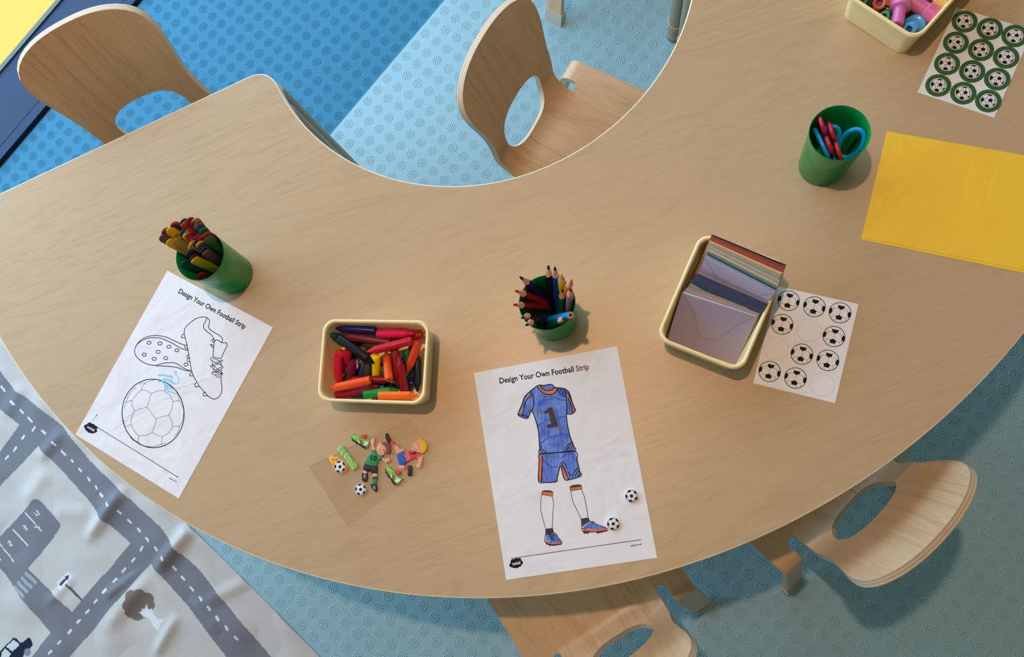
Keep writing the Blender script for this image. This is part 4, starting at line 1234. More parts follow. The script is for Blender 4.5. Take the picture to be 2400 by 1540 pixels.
# ------------------------------------------------------------------ stampers in the corner tray
def stamper(p_narrow, p_wide, colr, label, rn=.0075, rw=.0125, L=.046, hole=False, wide=.42):
    a = Vector(p_narrow); d = (Vector(p_wide)-a).normalized(); b = a + d*L
    t = empty('stamper', a, label, 'stamp', group='plastic stampers in the cream tray')
    off = tuple(a); m = col_mat('stamper_%d_%d_%d' % colr, colr, .25)
    Lh = L*(1-wide)
    pr = [(0, .006), (rn*.52, .006), (rn*.55, .0004), (rn*.9, 0), (rn, .0012), (rn, Lh)] if hole else [(0, 0), (rn*.9, 0), (rn, .001), (rn, Lh)]
    V, Fc = lathe(pr, 28); mesh('grip', orient(V, a, b), Fc, m, t, smooth=True, off=off, angle=35)
    if hole:
        V, Fc = lathe([(0, .0055), (rn*.5, .0055)], 20); mesh('recess', orient(V, a, b), Fc, col_mat('recess_%d_%d_%d' % colr, tuple(int(c*.55) for c in colr), .5), t, off=off)
    V, Fc = lathe([(rn*.98, Lh-.001), (rw*.93, Lh), (rw, Lh+.001), (rw, Lh+(L-Lh)*.62), (rw*.985, Lh+(L-Lh)*.63), (rw*.985, Lh+(L-Lh)*.66), (rw, Lh+(L-Lh)*.67), (rw, L-.001), (rw*.95, L), (0, L)], 36)
    mesh('cap', orient(V, a, b), Fc, m, t, smooth=True, off=off, angle=35)
wz = lambda x, y, z: at(1950+x/7.742, y/7.742, TZ+z)
stamper(wz(1395, 530, .050), wz(1560, 420, .022), (84, 174, 240), 'light blue stamper in the front corner with its hollow grip up', .0080, .0140, .040, True)
stamper(wz(1180, 460, .050), wz(1250, 60, .046), (216, 118, 180), 'mauve pink stamper lying with its grip towards the front', .0082, .0135, .046)
stamper(wz(1440, 20, .042), wz(1830, 270, .040), (226, 112, 160), 'pink stamper lying against the right wall of the tray', .0098, .0125, .040, False, .42)
stamper(wz(945, 295, .044), wz(1010, 200, .006), (96, 196, 148), 'small mint green stamper standing at the front wall', .0068, .0110, .040, True)
stamper(wz(860, 50, .053), wz(830, 190, .010), (206, 74, 56), 'red stamper standing with its hollow grip up', .0085, .0130, .044, True)
stamper(wz(530, 15, .048), wz(720, -110, .012), (86, 160, 112), 'sea green stamper at the left front corner of the tray', .0075, .0115, .042, True)
stamper(wz(665, 20, .040), wz(640, -70, .010), (30, 70, 60), 'dark green stamper beside the sea green one', .0075, .0115, .042)
stamper(wz(1060, 10, .044), wz(1010, -120, .012), (224, 130, 60), 'orange stamper behind the red one', .0075, .0120, .042)
stamper(wz(1960, 60, .046), wz(2030, -60, .020), (236, 206, 120), 'pale yellow stamper in the back right of the tray', .0085, .0125, .042)
stamper(wz(1400, 260, .016), wz(1560, 120, .014), (146, 34, 74), 'dark magenta stamper deep under the pink ones', .0085, .0125, .044)
stamper(wz(760, 190, .014), wz(980, 120, .012), (140, 34, 30), 'dark red stamper deep under the red one', .0085, .0125, .044)

# ------------------------------------------------------------------ paper goods
TH = .0003
def sheet_of(name, corners, z0, mat, label, cat, group=None, th=TH):
    """A flat sheet of paper from its four corners (world x, y)."""
    c = corners[0]
    V, Fc = prism([(p[0]-c[0], p[1]-c[1]) for p in corners], 0, th)
    o = mesh(name, V, Fc, mat); o.location = (c[0], c[1], z0)
    return props(o, label, cat, group)
def rect(x, y, t, w, h):
    c, s = math.cos(t), math.sin(t)
    return [(x, y), (x+w*c, y+w*s), (x+w*c+h*s, y+w*s-h*c), (x+h*s, y-h*c)]
class Pad:
    """Prints and pieces on a sheet: pixel coordinates of a traced crop to the sheet's own space."""
    def __init__(s, owner, ox, oy, sc, z=0.0):
        s.o, s.ox, s.oy, s.sc, s.z = owner, ox, oy, sc, z
    def p(s, x, y):
        w = at(s.ox+x/s.sc, s.oy+y/s.sc, s.o.location.z+s.z); return (w.x-s.o.location.x, w.y-s.o.location.y)
    def P(s, pts): return [s.p(*q) for q in pts]
def part(owner, name, VFs, mat, label=None, smooth=False):
    V, Fc = join(VFs)
    o = mesh(name, V, Fc, mat, owner, smooth=smooth)
    if label: o['label'] = label
    return o
PZ = TH
def k(i): return PZ + .00006*i                           # print layers

logo_blobs = [(-11, 3, 6), (-6, -4, 7), (1, -5, 7), (8, -6, 5), (11, 1, 5), (6, 5, 6), (0, 7, 6), (-6, 6, 6), (0, 0, 9), (-5, 1, 8), (6, 0, 8)]
def logo(o, x, y, dx, dy):
    """Small black cloud with the word in white, at pixel x, y; dx, dy: the direction of its baseline."""
    pd = Pad(o, 0, 0, 1); l = math.hypot(dx, dy); c, s = dx/l, dy/l
    f = lambda a, b: pd.p(x+a*c-b*s, y+a*s+b*c)
    part(o, 'logo_cloud', [flat([f(bx+r*math.cos(t), by+r*math.sin(t)*.9) for t in np.linspace(0, 2*math.pi, 18, endpoint=False)], k(1)+.000004*i) for i, (bx, by, r) in enumerate(logo_blobs)], MAT['ink'])
    part(o, 'logo_word', [text_on('twinkl', f(-9.5, 4), f(9.5, 4), .0042, k(3))], MAT['white'])

# worksheet with boot and ball outlines (left)
ws1 = sheet_of('worksheet', rect(-.73981, .34144, -.46744, .21, .297), TZ+.0001, MAT['white'], 'white worksheet with a black outlined football boot and ball', 'worksheet', 'football strip worksheets')
a = Pad(ws1, 300, 720, 6.696)
LW = .0012
def lines(o, name, pad, L, w, mat, lay=1, n=6):
    return part(o, name, [ribbon(catmull(pad.P(pts), n, cl), w, k(lay)+.000003*i, cl) for i, (pts, cl) in enumerate(L)], mat)
lines(ws1, 'boot_outline', a, [
 ([(1240, 165), (1190, 155), (1110, 165), (1030, 205), (950, 270), (895, 335), (885, 400), (895, 470), (920, 560), (940, 660), (960, 770), (985, 920), (1000, 1000), (1030, 1080), (1080, 1170), (1130, 1250), (1200, 1330), (1260, 1395), (1320, 1435), (1370, 1440), (1420, 1415), (1460, 1360), (1475, 1280), (1468, 1180), (1462, 1080)], False),
 ([(1240, 165), (1225, 215), (1190, 270), (1190, 325), (1230, 375), (1290, 420), (1330, 460), (1355, 520), (1345, 640), (1335, 780)], False),
 ([(1240, 165), (1275, 200), (1280, 250), (1265, 310), (1300, 360), (1380, 410), (1450, 455), (1485, 500), (1475, 550)], False),
 ([(1355, 545), (1385, 515), (1430, 530), (1480, 560), (1540, 560), (1558, 600), (1530, 660), (1490, 740), (1460, 800), (1400, 800), (1335, 775)], False),
 ([(885, 415), (850, 445), (845, 480), (895, 480)], False), ([(930, 590), (895, 610), (897, 640), (935, 645)], False), ([(955, 745), (930, 760), (935, 790), (960, 800)], False),
 ([(960, 795), (930, 820), (935, 850), (965, 855)], False), ([(1000, 1025), (972, 1045), (975, 1075), (1020, 1080)], False), ([(1080, 1180), (1048, 1210), (1060, 1250), (1120, 1245)], False), ([(1215, 1335), (1182, 1355), (1190, 1390), (1250, 1390)], False),
 ([(1355, 510), (1330, 505), (1315, 520), (1345, 555)], False), ([(1340, 600), (1300, 585), (1305, 605), (1340, 640)], False)], LW, MAT['ink'])
lines(ws1, 'laces', a, [
 ([(1300, 805), (1325, 800), (1440, 850), (1460, 905), (1440, 900), (1310, 835)], True), ([(1335, 910), (1460, 835), (1478, 850), (1350, 925)], True), ([(1300, 920), (1330, 915), (1475, 1030), (1470, 1050), (1440, 1035), (1305, 935)], True),
 ([(1370, 1000), (1475, 935), (1485, 955), (1390, 1015)], True), ([(1320, 1030), (1340, 1020), (1470, 1040), (1480, 1060), (1460, 1065), (1335, 1055)], True), ([(1370, 1070), (1400, 1095), (1460, 1100)], False),
 ([(1330, 850), (1330, 900)], False), ([(1340, 960), (1345, 1010)], False), ([(1470, 900), (1470, 935)], False), ([(1465, 970), (1470, 1030)], False)], .001, MAT['ink'])
lines(ws1, 'sole_outline', a, [
 ([(895, 600), (800, 560), (700, 515), (600, 470), (500, 450), (420, 445), (320, 460), (230, 500), (160, 560), (115, 640), (105, 710), (130, 770), (190, 830), (270, 880), (350, 905), (440, 918), (560, 925), (690, 935), (780, 950), (860, 980), (930, 1000), (1000, 1000)], False),
 ([(115, 640), (150, 580), (230, 520), (330, 485), (430, 480), (520, 490), (620, 530), (720, 580), (820, 640), (890, 665), (945, 680)], False),
 ([(440, 915), (520, 890), (600, 875), (680, 872), (750, 880), (820, 920), (900, 970), (990, 1000)], False)]
 + [([(cx+32*math.cos(t), cy+24*math.sin(t)) for t in np.linspace(0, 6.283, 8, endpoint=False)], True) for cx, cy in ((332, 560), (503, 570), (645, 622), (770, 678), (475, 702), (257, 746), (414, 812), (594, 800), (912, 900))], LW, MAT['ink'])
MAT['scribble'] = plain('light_blue_felt_tip', srgb(138, 212, 236), .6)
part(ws1, 'felt_tip_scribble', [ribbon(catmull(a.P(q), 6), w, k(2)+.00001*i) for i, (q, w) in enumerate([
 ([(480, 1068), (560, 1070), (640, 1085), (700, 1088)], .003), ([(740, 1025), (730, 1010), (770, 1015), (745, 1050), (775, 1080), (800, 1130), (795, 1180), (750, 1202), (690, 1160), (690, 1100), (700, 1080)], .0014),
 ([(560, 1130), (640, 1150), (720, 1200)], .003), ([(485, 1165), (560, 1180), (600, 1250), (700, 1280)], .0028), ([(600, 1285), (660, 1330), (755, 1358)], .0022), ([(560, 1190), (620, 1250)], .003)])], MAT['scribble'])
b = Pad(ws1, 170, 620, 2.75)
part(ws1, 'felt_tip_tick', [ribbon(b.P([(128, 1004), (140, 990), (155, 972)]), .0013, k(2)), disc(*b.p(156, 972), .0016, k(2), 10)], MAT['scribble'])
part(ws1, 'pencil_marks', [ribbon(catmull(b.P(q), 4), .00035, k(1)+.000003*i) for i, q in enumerate([[(250, 1080), (360, 1000), (480, 940)], [(270, 1060), (420, 960), (560, 900)], [(300, 1100), (420, 1010), (560, 940)], [(360, 980), (470, 920), (640, 850)], [(520, 860), (680, 800), (860, 745)], [(640, 820), (760, 770), (870, 740)], [(600, 870), (720, 830), (840, 800)], [(280, 1030), (400, 950), (450, 905)]])], MAT['greyink'])
part(ws1, 'ball_outline', [ribbon(b.P([(520+200*math.cos(t)+4*math.sin(t), 960+221*math.sin(t)) for t in np.linspace(0, 6.2832, 64, endpoint=False)]), .0014, k(1), True)], MAT['ink'])
part(ws1, 'ball_panels', [ribbon(catmull(b.P(q), 4), .00055, k(1)+.000002*i) for i, q in enumerate([
 [(480, 920), (540, 995)], [(480, 920), (493, 880), (507, 833)], [(480, 920), (440, 930), (400, 943)], [(400, 943), (385, 910), (385, 875)], [(385, 875), (410, 840), (445, 808)], [(445, 808), (480, 815), (507, 833)], [(507, 833), (550, 815), (593, 815)], [(593, 815), (625, 840), (648, 882)], [(648, 882), (640, 930), (622, 974)], [(622, 974), (580, 980), (540, 995)], [(540, 995), (530, 1040), (514, 1082)], [(400, 943), (382, 985), (378, 1032)], [(378, 1032), (400, 1075), (430, 1104)], [(430, 1104), (475, 1100), (514, 1082)], [(514, 1082), (545, 1100), (578, 1110)], [(578, 1110), (620, 1085), (646, 1046)], [(646, 1046), (640, 1010), (622, 974)],
 [(445, 808), (450, 785), (468, 765)], [(468, 765), (500, 750), (530, 745)], [(468, 765), (450, 762), (430, 775)], [(593, 815), (603, 775)], [(603, 775), (585, 760), (556, 745)], [(603, 775), (640, 790), (670, 820), (690, 878)], [(648, 882), (690, 878)], [(690, 878), (715, 930), (716, 980)], [(646, 1046), (692, 1040)], [(692, 1040), (708, 1010), (716, 970)], [(692, 1040), (680, 1080), (655, 1110)], [(578, 1110), (572, 1160)], [(572, 1160), (530, 1172), (500, 1175)], [(572, 1160), (600, 1150)], [(430, 1104), (422, 1142)], [(422, 1142), (450, 1165), (500, 1175)], [(422, 1142), (390, 1135)], [(378, 1032), (338, 1045)], [(338, 1045), (328, 1000)], [(338, 1045), (360, 1090), (388, 1132)], [(385, 875), (345, 888)], [(345, 888), (332, 930)], [(345, 888), (370, 830), (410, 790)]])], MAT['ink'])
pd = Pad(ws1, 0, 0, 1)
part(ws1, 'title_print', [text_on('Design Your Own Football Strip', pd.p(417.5, 686.5), pd.p(573, 771.5), .0082, k(1))], MAT['ink'])
part(ws1, 'footer_print', [ribbon(pd.P([(210, 990), (418, 1119)]), .0009, k(1)), text_on('twinkl.co.uk', pd.p(395.5, 1121.5), pd.p(414, 1131), .0024, k(1))], MAT['ink'])
logo(ws1, 214, 1003.5, 22, 13)

# worksheet with the coloured-in kit (centre)
ws2 = sheet_of('worksheet', rect(-.23333, .17598, .18596, .21, .297), TZ+.0001, MAT['white'], 'white worksheet with a coloured-in blue and orange football kit', 'worksheet', 'football strip worksheets')
MAT['ink_blue'] = marker_ink('blue_felt_tip', srgb(40, 90, 200), srgb(124, 162, 232), .186+math.pi/2-.16)
MAT['ink_orange'] = marker_ink('orange_felt_tip', srgb(222, 90, 40), srgb(240, 132, 78), .186+math.pi/2)
MAT['ink_black'] = marker_ink('black_felt_tip', srgb(26, 28, 38), srgb(52, 50, 62), .3)
a = Pad(ws2, 1200, 860, 5.5)
shirt = [(350, 235), (300, 262), (240, 310), (190, 355), (155, 400), (135, 470), (100, 550), (80, 615), (120, 645), (190, 665), (215, 640), (250, 570), (290, 640), (320, 740), (340, 830), (350, 950), (357, 1050), (358, 1120), (560, 1105), (810, 1085), (790, 1010), (750, 900), (725, 800), (708, 700), (705, 610), (745, 612), (780, 600), (817, 560), (790, 500), (765, 420), (745, 350), (715, 305), (670, 280), (600, 270), (550, 262), (525, 235), (480, 225), (440, 235), (400, 240)]
shorts = [(358, 1125), (350, 1200), (345, 1320), (345, 1480), (430, 1490), (570, 1480), (585, 1420), (625, 1270), (650, 1370), (680, 1450), (735, 1455), (890, 1405), (870, 1340), (840, 1200), (815, 1090), (560, 1108)]
part(ws2, 'shirt_colouring', [flat(a.P(shirt), k(1))], MAT['ink_blue']); part(ws2, 'shorts_colouring', [flat(a.P(shorts), k(1))], MAT['ink_blue'])
MAT['ink_blue_dark'] = plain('blue_felt_tip_overlap', srgb(34, 66, 172), .6)
part(ws2, 'stroke_overlap', [ribbon([(x+random.uniform(-.0003, .0003), y+random.uniform(-.0005, .0005)) for x, y in catmull(a.P(q), 5)], .0015, k(1)+.00003) for q in ([(330, 760), (400, 715), (470, 680), (560, 670), (640, 640), (700, 650)], [(360, 1000), (430, 940), (500, 905), (580, 890), (640, 860), (745, 890)], [(330, 490), (400, 440), (480, 420), (560, 400), (620, 425), (690, 430)], [(400, 1190), (500, 1290), (580, 1280)], [(640, 1180), (700, 1130), (800, 1120)])], MAT['ink_blue_dark'])
part(ws2, 'collar_band', [flat(a.P([(335, 245), (345, 268), (365, 298), (420, 336), (490, 352), (545, 335), (575, 295), (572, 266), (545, 255), (540, 275), (510, 298), (450, 304), (390, 282), (362, 245)]), k(2))], MAT['ink_orange'])
part(ws2, 'sleeve_stripe', [flat(a.P([(205, 378), (245, 346), (258, 372), (212, 408), (180, 440), (168, 470), (172, 420)]), k(2)), flat(a.P([(150, 510), (158, 560), (126, 612), (106, 602), (138, 530)]), k(2))], MAT['ink_orange'])
part(ws2, 'sleeve_stripe', [flat(a.P([(712, 345), (735, 380), (762, 450), (792, 530), (808, 560), (782, 570), (762, 500), (735, 420)]), k(2))], MAT['ink_orange'])
part(ws2, 'shorts_stripe', [flat(a.P([(352, 1140), (388, 1150), (388, 1300), (376, 1466), (350, 1466), (348, 1300)]), k(2))], MAT['ink_orange'])
part(ws2, 'shorts_stripe', [flat(a.P([(625, 1248), (652, 1300), (716, 1410), (716, 1440), (685, 1445), (640, 1340)]), k(2))], MAT['ink_orange'])
part(ws2, 'number_one', [flat(a.P([(480, 525), (512, 518), (580, 715), (592, 722), (592, 762), (460, 785), (445, 750), (505, 735), (470, 592), (425, 607), (402, 580), (450, 555)]), k(3))], MAT['ink_black'])
part(ws2, 'number_shading', [flat(a.P([(512, 516), (524, 520), (585, 712), (574, 716)]), k(4)), flat(a.P([(460, 787), (592, 764), (590, 772), (462, 796)]), k(4))], MAT['brownink'])
arc = lambda cx, cy, r, t0, t1: [(cx+r*math.cos(math.radians(t)), cy+r*math.sin(math.radians(t))) for t in np.linspace(t0, t1, 9)]
lines(ws2, 'kit_outline', a, [(shirt, True), (shorts, True), ([(240, 320), (270, 390), (285, 470), (270, 530), (250, 570)], False), ([(685, 288), (700, 400), (708, 500), (706, 610)], False),
 ([(330, 250), (350, 290), (400, 335), (470, 358), (540, 345), (575, 305), (578, 272)], False), ([(365, 245), (392, 282), (450, 304), (510, 298), (540, 272), (545, 256)], False),
 ([(75, 612), (130, 622), (200, 640)], False), ([(388, 1150), (388, 1300), (378, 1480)], False), ([(250, 360), (190, 425), (165, 480), (150, 560), (130, 625)], False), ([(715, 330), (760, 420), (800, 520), (812, 560)], False), ([(722, 400), (765, 500), (780, 590)], False), ([(352, 1120), (560, 1106), (812, 1087)], False), ([(632, 1235), (680, 1330), (730, 1450)], False)], .0013, MAT['ink'], 5, 4)
lines(ws2, 'shoulder_arcs', a, [(arc(700, 280, r, 95, 180), False) for r in (40, 72, 104)], .0011, MAT['ink'], 5, 3)
lines(ws2, 'hem_arcs', a, [(arc(815, 1088, r, 180, 255), False) for r in (38, 70, 100, 124)], .0011, MAT['ink'], 5, 3)
lines(ws2, 'shorts_arcs', a, [(arc(890, 1412, r, 180, 255), False) for r in (36, 72, 108)], .0011, MAT['ink'], 5, 3)
lines(ws2, 'corner_strokes', a, [([(365, 1020), (400, 1070), (445, 1112)], False), ([(358, 1050), (400, 1112)], False), ([(650, 1215), (680, 1250), (708, 1305)], False), ([(728, 1355), (752, 1405)], False)], .0011, MAT['ink'], 5, 3)
lines(ws2, 'kit_detail_strokes', a, [([(395, 370), (460, 385), (550, 378)], False), ([(328, 510), (328, 645)], False), ([(350, 545), (358, 595)], False), ([(368, 548), (378, 600)], False), ([(578, 802), (625, 750)], False), ([(595, 822), (640, 765)], False), ([(610, 840), (650, 778)], False), ([(410, 1150), (480, 1140)], False), ([(420, 1182), (455, 1178)], False), ([(420, 1217), (440, 1215)], False), ([(245, 510), (215, 580)], False)], .0009, MAT['brownink'], 5, 3)
b = Pad(ws2, 1200, 1120, 6.417)
part(ws2, 'sock_band', [flat(b.P([(455, 205), (612, 212), (605, 272), (448, 250)]), k(1))], MAT['ink_orange'])
part(ws2, 'sock_band', [flat(b.P([(875, 145), (1040, 125), (1045, 165), (885, 190)]), k(1))], MAT['ink_orange'])
part(ws2, 'ankle_colouring', [flat(b.P([(502, 765), (615, 755), (632, 830), (520, 855), (505, 872)]), k(1)), flat(b.P([(455, 198), (500, 186), (575, 190), (614, 205), (600, 212), (500, 208)]), k(3))], MAT['ink_black'])
part(ws2, 'ankle_colouring', [flat(b.P([(1035, 615), (1148, 595), (1175, 655), (1100, 700), (1045, 745)]), k(1)), flat(b.P([(872, 132), (900, 112), (1000, 98), (1035, 105), (1040, 128), (960, 140), (880, 150)]), k(3))], MAT['ink_black'])
part(ws2, 'boot_colouring', [flat(b.P([(512, 870), (560, 838), (640, 850), (700, 900), (745, 955), (650, 985), (575, 990), (510, 930)]), k(2))], MAT['ink_blue'])
part(ws2, 'boot_colouring', [flat(b.P([(1060, 755), (1110, 700), (1180, 660), (1240, 690), (1330, 720), (1425, 755), (1300, 770), (1200, 770), (1120, 762)]), k(2))], MAT['ink_blue'])
part(ws2, 'boot_sole', [flat(b.P([(498, 905), (512, 945), (580, 985), (745, 958), (750, 985), (720, 1002), (570, 1002), (500, 972)]), k(3))], MAT['ink_orange'])
part(ws2, 'boot_sole', [flat(b.P([(1048, 758), (1180, 775), (1300, 770), (1425, 753), (1432, 790), (1350, 802), (1250, 817), (1180, 812), (1070, 807)]), k(3))], MAT['ink_orange'])
part(ws2, 'boot_studs', [flat(b.P([(498, 965), (520, 1006), (545, 1006), (572, 1030), (598, 1012), (618, 1028), (640, 1010), (658, 1024), (680, 1006), (700, 1016), (712, 1000), (738, 1010), (748, 985), (700, 992), (580, 998)]), k(4)), flat(b.P([(1060, 795), (1085, 845), (1108, 830), (1130, 846), (1158, 826), (1200, 815), (1260, 820), (1295, 842), (1328, 818), (1350, 832), (1370, 808), (1390, 822), (1402, 802), (1424, 808), (1432, 785), (1340, 798), (1250, 812), (1150, 806)]), k(4))], MAT['ink_black'])
lines(ws2, 'leg_outline', b, [([(455, 205), (440, 290), (432, 350), (432, 480), (460, 600), (500, 752)], False), ([(605, 272), (625, 380), (618, 480), (612, 600), (605, 752)], False), ([(455, 200), (530, 210), (612, 212)], False), ([(448, 250), (530, 264), (605, 272), (612, 210)], False)], .0007, MAT['ink'], 5, 5)
lines(ws2, 'leg_outline', b, [([(885, 190), (895, 270), (920, 370), (970, 470), (1035, 612)], False), ([(1042, 165), (1085, 280), (1110, 390), (1130, 500), (1145, 597)], False), ([(872, 135), (885, 190), (960, 182), (1045, 165), (1040, 110)], False)], .0007, MAT['ink'], 5, 5)
lines(ws2, 'boot_outline', b, [([(505, 850), (492, 920), (500, 970), (580, 1005), (720, 1003), (750, 980), (742, 950), (690, 890), (640, 840), (600, 830), (530, 850)], True), ([(560, 850), (650, 845)], False), ([(560, 880), (630, 872)], False), ([(570, 905), (635, 893)], False), ([(580, 925), (640, 912)], False), ([(560, 850), (600, 930)], False), ([(635, 825), (680, 850), (670, 872), (620, 850)], False), ([(580, 980), (600, 950), (640, 930)], False)], .0007, MAT['ink'], 6, 4)
lines(ws2, 'boot_outline', b, [([(1040, 745), (1055, 800), (1160, 810), (1260, 815), (1430, 795), (1425, 755), (1330, 718), (1230, 680), (1175, 655)], False), ([(1175, 660), (1225, 655), (1240, 680), (1200, 672)], False), ([(1200, 690), (1230, 665)], False), ([(1060, 760), (1120, 755), (1150, 690)], False)], .0007, MAT['ink'], 6, 4)
pd = Pad(ws2, 0, 0, 1)
_w = text2d('Design Your Own Football Strip')[2]; _fa = text2d('Design Your Own Football')[2]/_w; _fb = 1-text2d('Strip')[2]/_w
_q = lambda f: pd.p(1171.5+209.5*f, 899-33.5*f)
part(ws2, 'title_print', [text_on('Design Your Own Football', _q(0), _q(_fa), .0084, k(1))], MAT['ink'])
part(ws2, 'title_word', [text_on('Strip', _q(_fb), _q(1), .0084, k(1))], MAT['brownink'])
part(ws2, 'footer_print', [ribbon(pd.P([(1197, 1309), (1502, 1265)]), .0008, k(1)), text_on('twinkl.co.uk', pd.p(1478, 1281.5), pd.p(1504, 1277), .0026, k(1))], MAT['ink'])
logo(ws2, 1210, 1319.5, 24, -4)

# yellow paper, two sheets
yz = sheet_of('paper_sheet', rect(.3445, .5155, -.2537, .297, .1574), TZ+.0001, MAT['yellow_paper'], 'lower of two yellow paper sheets, only its front edge showing', 'paper', 'yellow paper sheets')
sheet_of('paper_sheet', rect(.34464, .5186, -.24868, .297, .1574), TZ+.0006, MAT['yellow_paper'], 'upper yellow paper sheet at the right edge of the table', 'paper', 'yellow paper sheets')

# football stickers on their sheets
def ball_graphic(kind, r, z0):
    """Flat football: returns (white parts, black parts, line parts)."""
    W, B = [disc(0, 0, r, z0, 40)], []
    pol = lambda rr, t: (rr*math.cos(math.radians(t)), rr*math.sin(math.radians(t)))
    if kind == 'centre':
        pent = [pol(.30*r, 90+72*i) for i in range(5)]; B.append(flat(pent, z0+.00006))
        for i in range(5):
            t = 90+72*i
            B.append(ribbon([pol(.30*r, t), pol(.60*r, t)], .035*r, z0+.00005))
            p1, p2 = pol(.60*r, t), pol(.60*r, t+72)
            # edge pentagons
            e = [pol(.60*r, t), pol(.80*r, t-20), pol(.985*r, t-21)] + [pol(.985*r, t+d) for d in (-10, 0, 10)] + [pol(.985*r, t+21), pol(.80*r, t+20)]
            B.append(flat([pol(.66*r, t), pol(.74*r, t-17), pol(.985*r, t-20), pol(.985*r, t-10), pol(.985*r, t), pol(.985*r, t+10), pol(.985*r, t+20), pol(.74*r, t+17)], z0+.00006))
            B.append(ribbon([pol(.74*r, t+17), pol(.80*r, t+36), pol(.74*r, t+55)], .035*r, z0+.00005))
            B.append(ribbon([pol(.80*r, t+36), pol(.98*r, t+36)], .035*r, z0+.00005))
            B.append(ribbon([pol(.60*r, t), pol(.68*r, t)], .035*r, z0+.00005))
        B.append(ribbon([pol(.985*r, t) for t in range(0, 360, 9)], .04*r, z0+.00005, True))
    elif kind == 'side':
        B.append(ribbon([pol(.985*r, t) for t in range(0, 360, 9)], .05*r, z0+.00005, True))
        c0 = np.array((.24*r, .14*r)); P5 = [tuple(c0 + .31*r*np.array((math.cos(math.radians(100+72*i)), math.sin(math.radians(100+72*i))))) for i in range(5)]
        B.append(flat(P5, z0+.00006))
        for q in ([pol(.97*r, 160), pol(.97*r, 180), pol(.97*r, 203), (-.64*r, -.22*r), (-.52*r, .02*r), (-.66*r, .20*r)], [(-.22*r, -.62*r), (.02*r, -.52*r), (.26*r, -.66*r), pol(.97*r, 288), pol(.97*r, 270), pol(.97*r, 252)],
                  [pol(.97*r, 72), pol(.97*r, 92), pol(.97*r, 116), (-.20*r, .80*r), (.10*r, .78*r)], [pol(.97*r, 318), pol(.97*r, 335), pol(.97*r, 352), (.80*r, -.22*r), (.70*r, -.42*r)]): B.append(flat(q, z0+.00006))
        hx = [(P5[0], (.12*r, .78*r)), (P5[1], (-.30*r, .28*r)), (P5[2], (-.02*r, -.20*r)), (P5[3], (.52*r, -.24*r)), (P5[4], (.80*r, .30*r)), ((-.30*r, .28*r), (-.66*r, .20*r)), ((-.30*r, .28*r), (-.20*r, .80*r)), ((-.02*r, -.20*r), (-.30*r, -.24*r)), ((-.30*r, -.24*r), (-.52*r, .02*r)), ((-.30*r, -.24*r), (-.22*r, -.62*r)),
              ((-.02*r, -.20*r), (.02*r, -.52*r)), ((.52*r, -.24*r), (.26*r, -.66*r)), ((.52*r, -.24*r), (.70*r, -.42*r)), ((.80*r, .30*r), (.80*r, -.22*r)), ((.80*r, .30*r), pol(.97*r, 50)), ((-.22*r, -.62*r), pol(.97*r, 235)), ((-.64*r, -.22*r), pol(.97*r, 215))]
        for q in hx: B.append(ribbon(q, .045*r, z0+.00005))
    else:
        B.append(ribbon([pol(.97*r, t) for t in range(0, 360, 9)], .06*r, z0+.00005, True))
        up = [(0, .28*r), (.26*r, .42*r), (.30*r, .68*r), (-.30*r, .68*r), (-.26*r, .42*r)]
        lo = [(0, -.22*r), (.30*r, -.38*r), (.22*r, -.68*r), (-.22*r, -.68*r), (-.30*r, -.38*r)]
        ri = [(.76*r, .28*r), (.92*r, .24*r), (.955*r, .0), (.92*r, -.30*r), (.74*r, -.22*r), (.68*r, .02*r)]
        for q in (up, lo, ri, [(-x, y) for x, y in ri]): B.append(flat(q, z0+.00006))
        L = [[(0, .28*r), (0, -.22*r)], [(.26*r, .42*r), (.60*r, .34*r), (.76*r, .28*r)], [(.30*r, -.38*r), (.58*r, -.42*r), (.74*r, -.22*r)], [(.30*r, .68*r), (.5*r, .84*r)], [(.60*r, .34*r), (.68*r, .02*r)], [(.22*r, -.68*r), (.42*r, -.87*r)], [(.58*r, -.42*r), (.64*r, -.70*r)]]
        for q in L: B.append(ribbon(q, .022*r, z0+.00005)); B.append(ribbon([(-x, y) for x, y in q], .022*r, z0+.00005))
    return W, B
def place2(VFs, x, y, t=0.0):
    c, s = math.cos(t), math.sin(t)
    return [([(x+v[0]*c-v[1]*s, y+v[0]*s+v[1]*c, v[2]) for v in V], Fc) for V, Fc in VFs]
MAT['ballwhite'] = plain('ball_white', srgb(240, 240, 240), .5)
tw = -.2515
pTR = at(2012, 713); d = (math.cos(tw), math.sin(tw))
wsh = sheet_of('sticker_sheet', rect(pTR.x-.1085*d[0], pTR.y-.1085*d[1], tw, .1085, .1405), TZ+.0001, MAT['sticker_white'], 'white sticker sheet of plain footballs with three peeled gaps', 'sticker sheet')
a = Pad(wsh, 1740, 650, 4.969)
proto = None
for x, y in ((537, 273), (836, 343), (1135, 413), (463, 548), (1065, 690), (691, 895), (994, 968), (316, 1097), (617, 1173)):
    px, py = a.p(x, y)
    if proto is None:
        W, B = ball_graphic('two', .0146, TH+.00018)
        st = mesh('football_sticker', *prism([(q[0], q[1]) for q in disc(0, 0, .0148, 0, 40)[0]], TH, TH+.00016), MAT['ballwhite'], wsh)
        mesh('print', *join(B), MAT['ink'], st); proto = st
    else: st = copy_tree(proto, wsh)
    st.location = (px, py, 0); st.rotation_euler = (0, 0, tw)
for x, y in ((775, 620), (392, 830), (928, 1250)):
    px, py = a.p(x, y); part(wsh, 'peeled_outline', [ribbon(disc(px, py, .0158, 0, 40)[0], .0005, k(1), True)], MAT['greyink'])
tg = math.radians(-24.4); d = (math.cos(tg), math.sin(tg))
pTL = at(2241, 17)
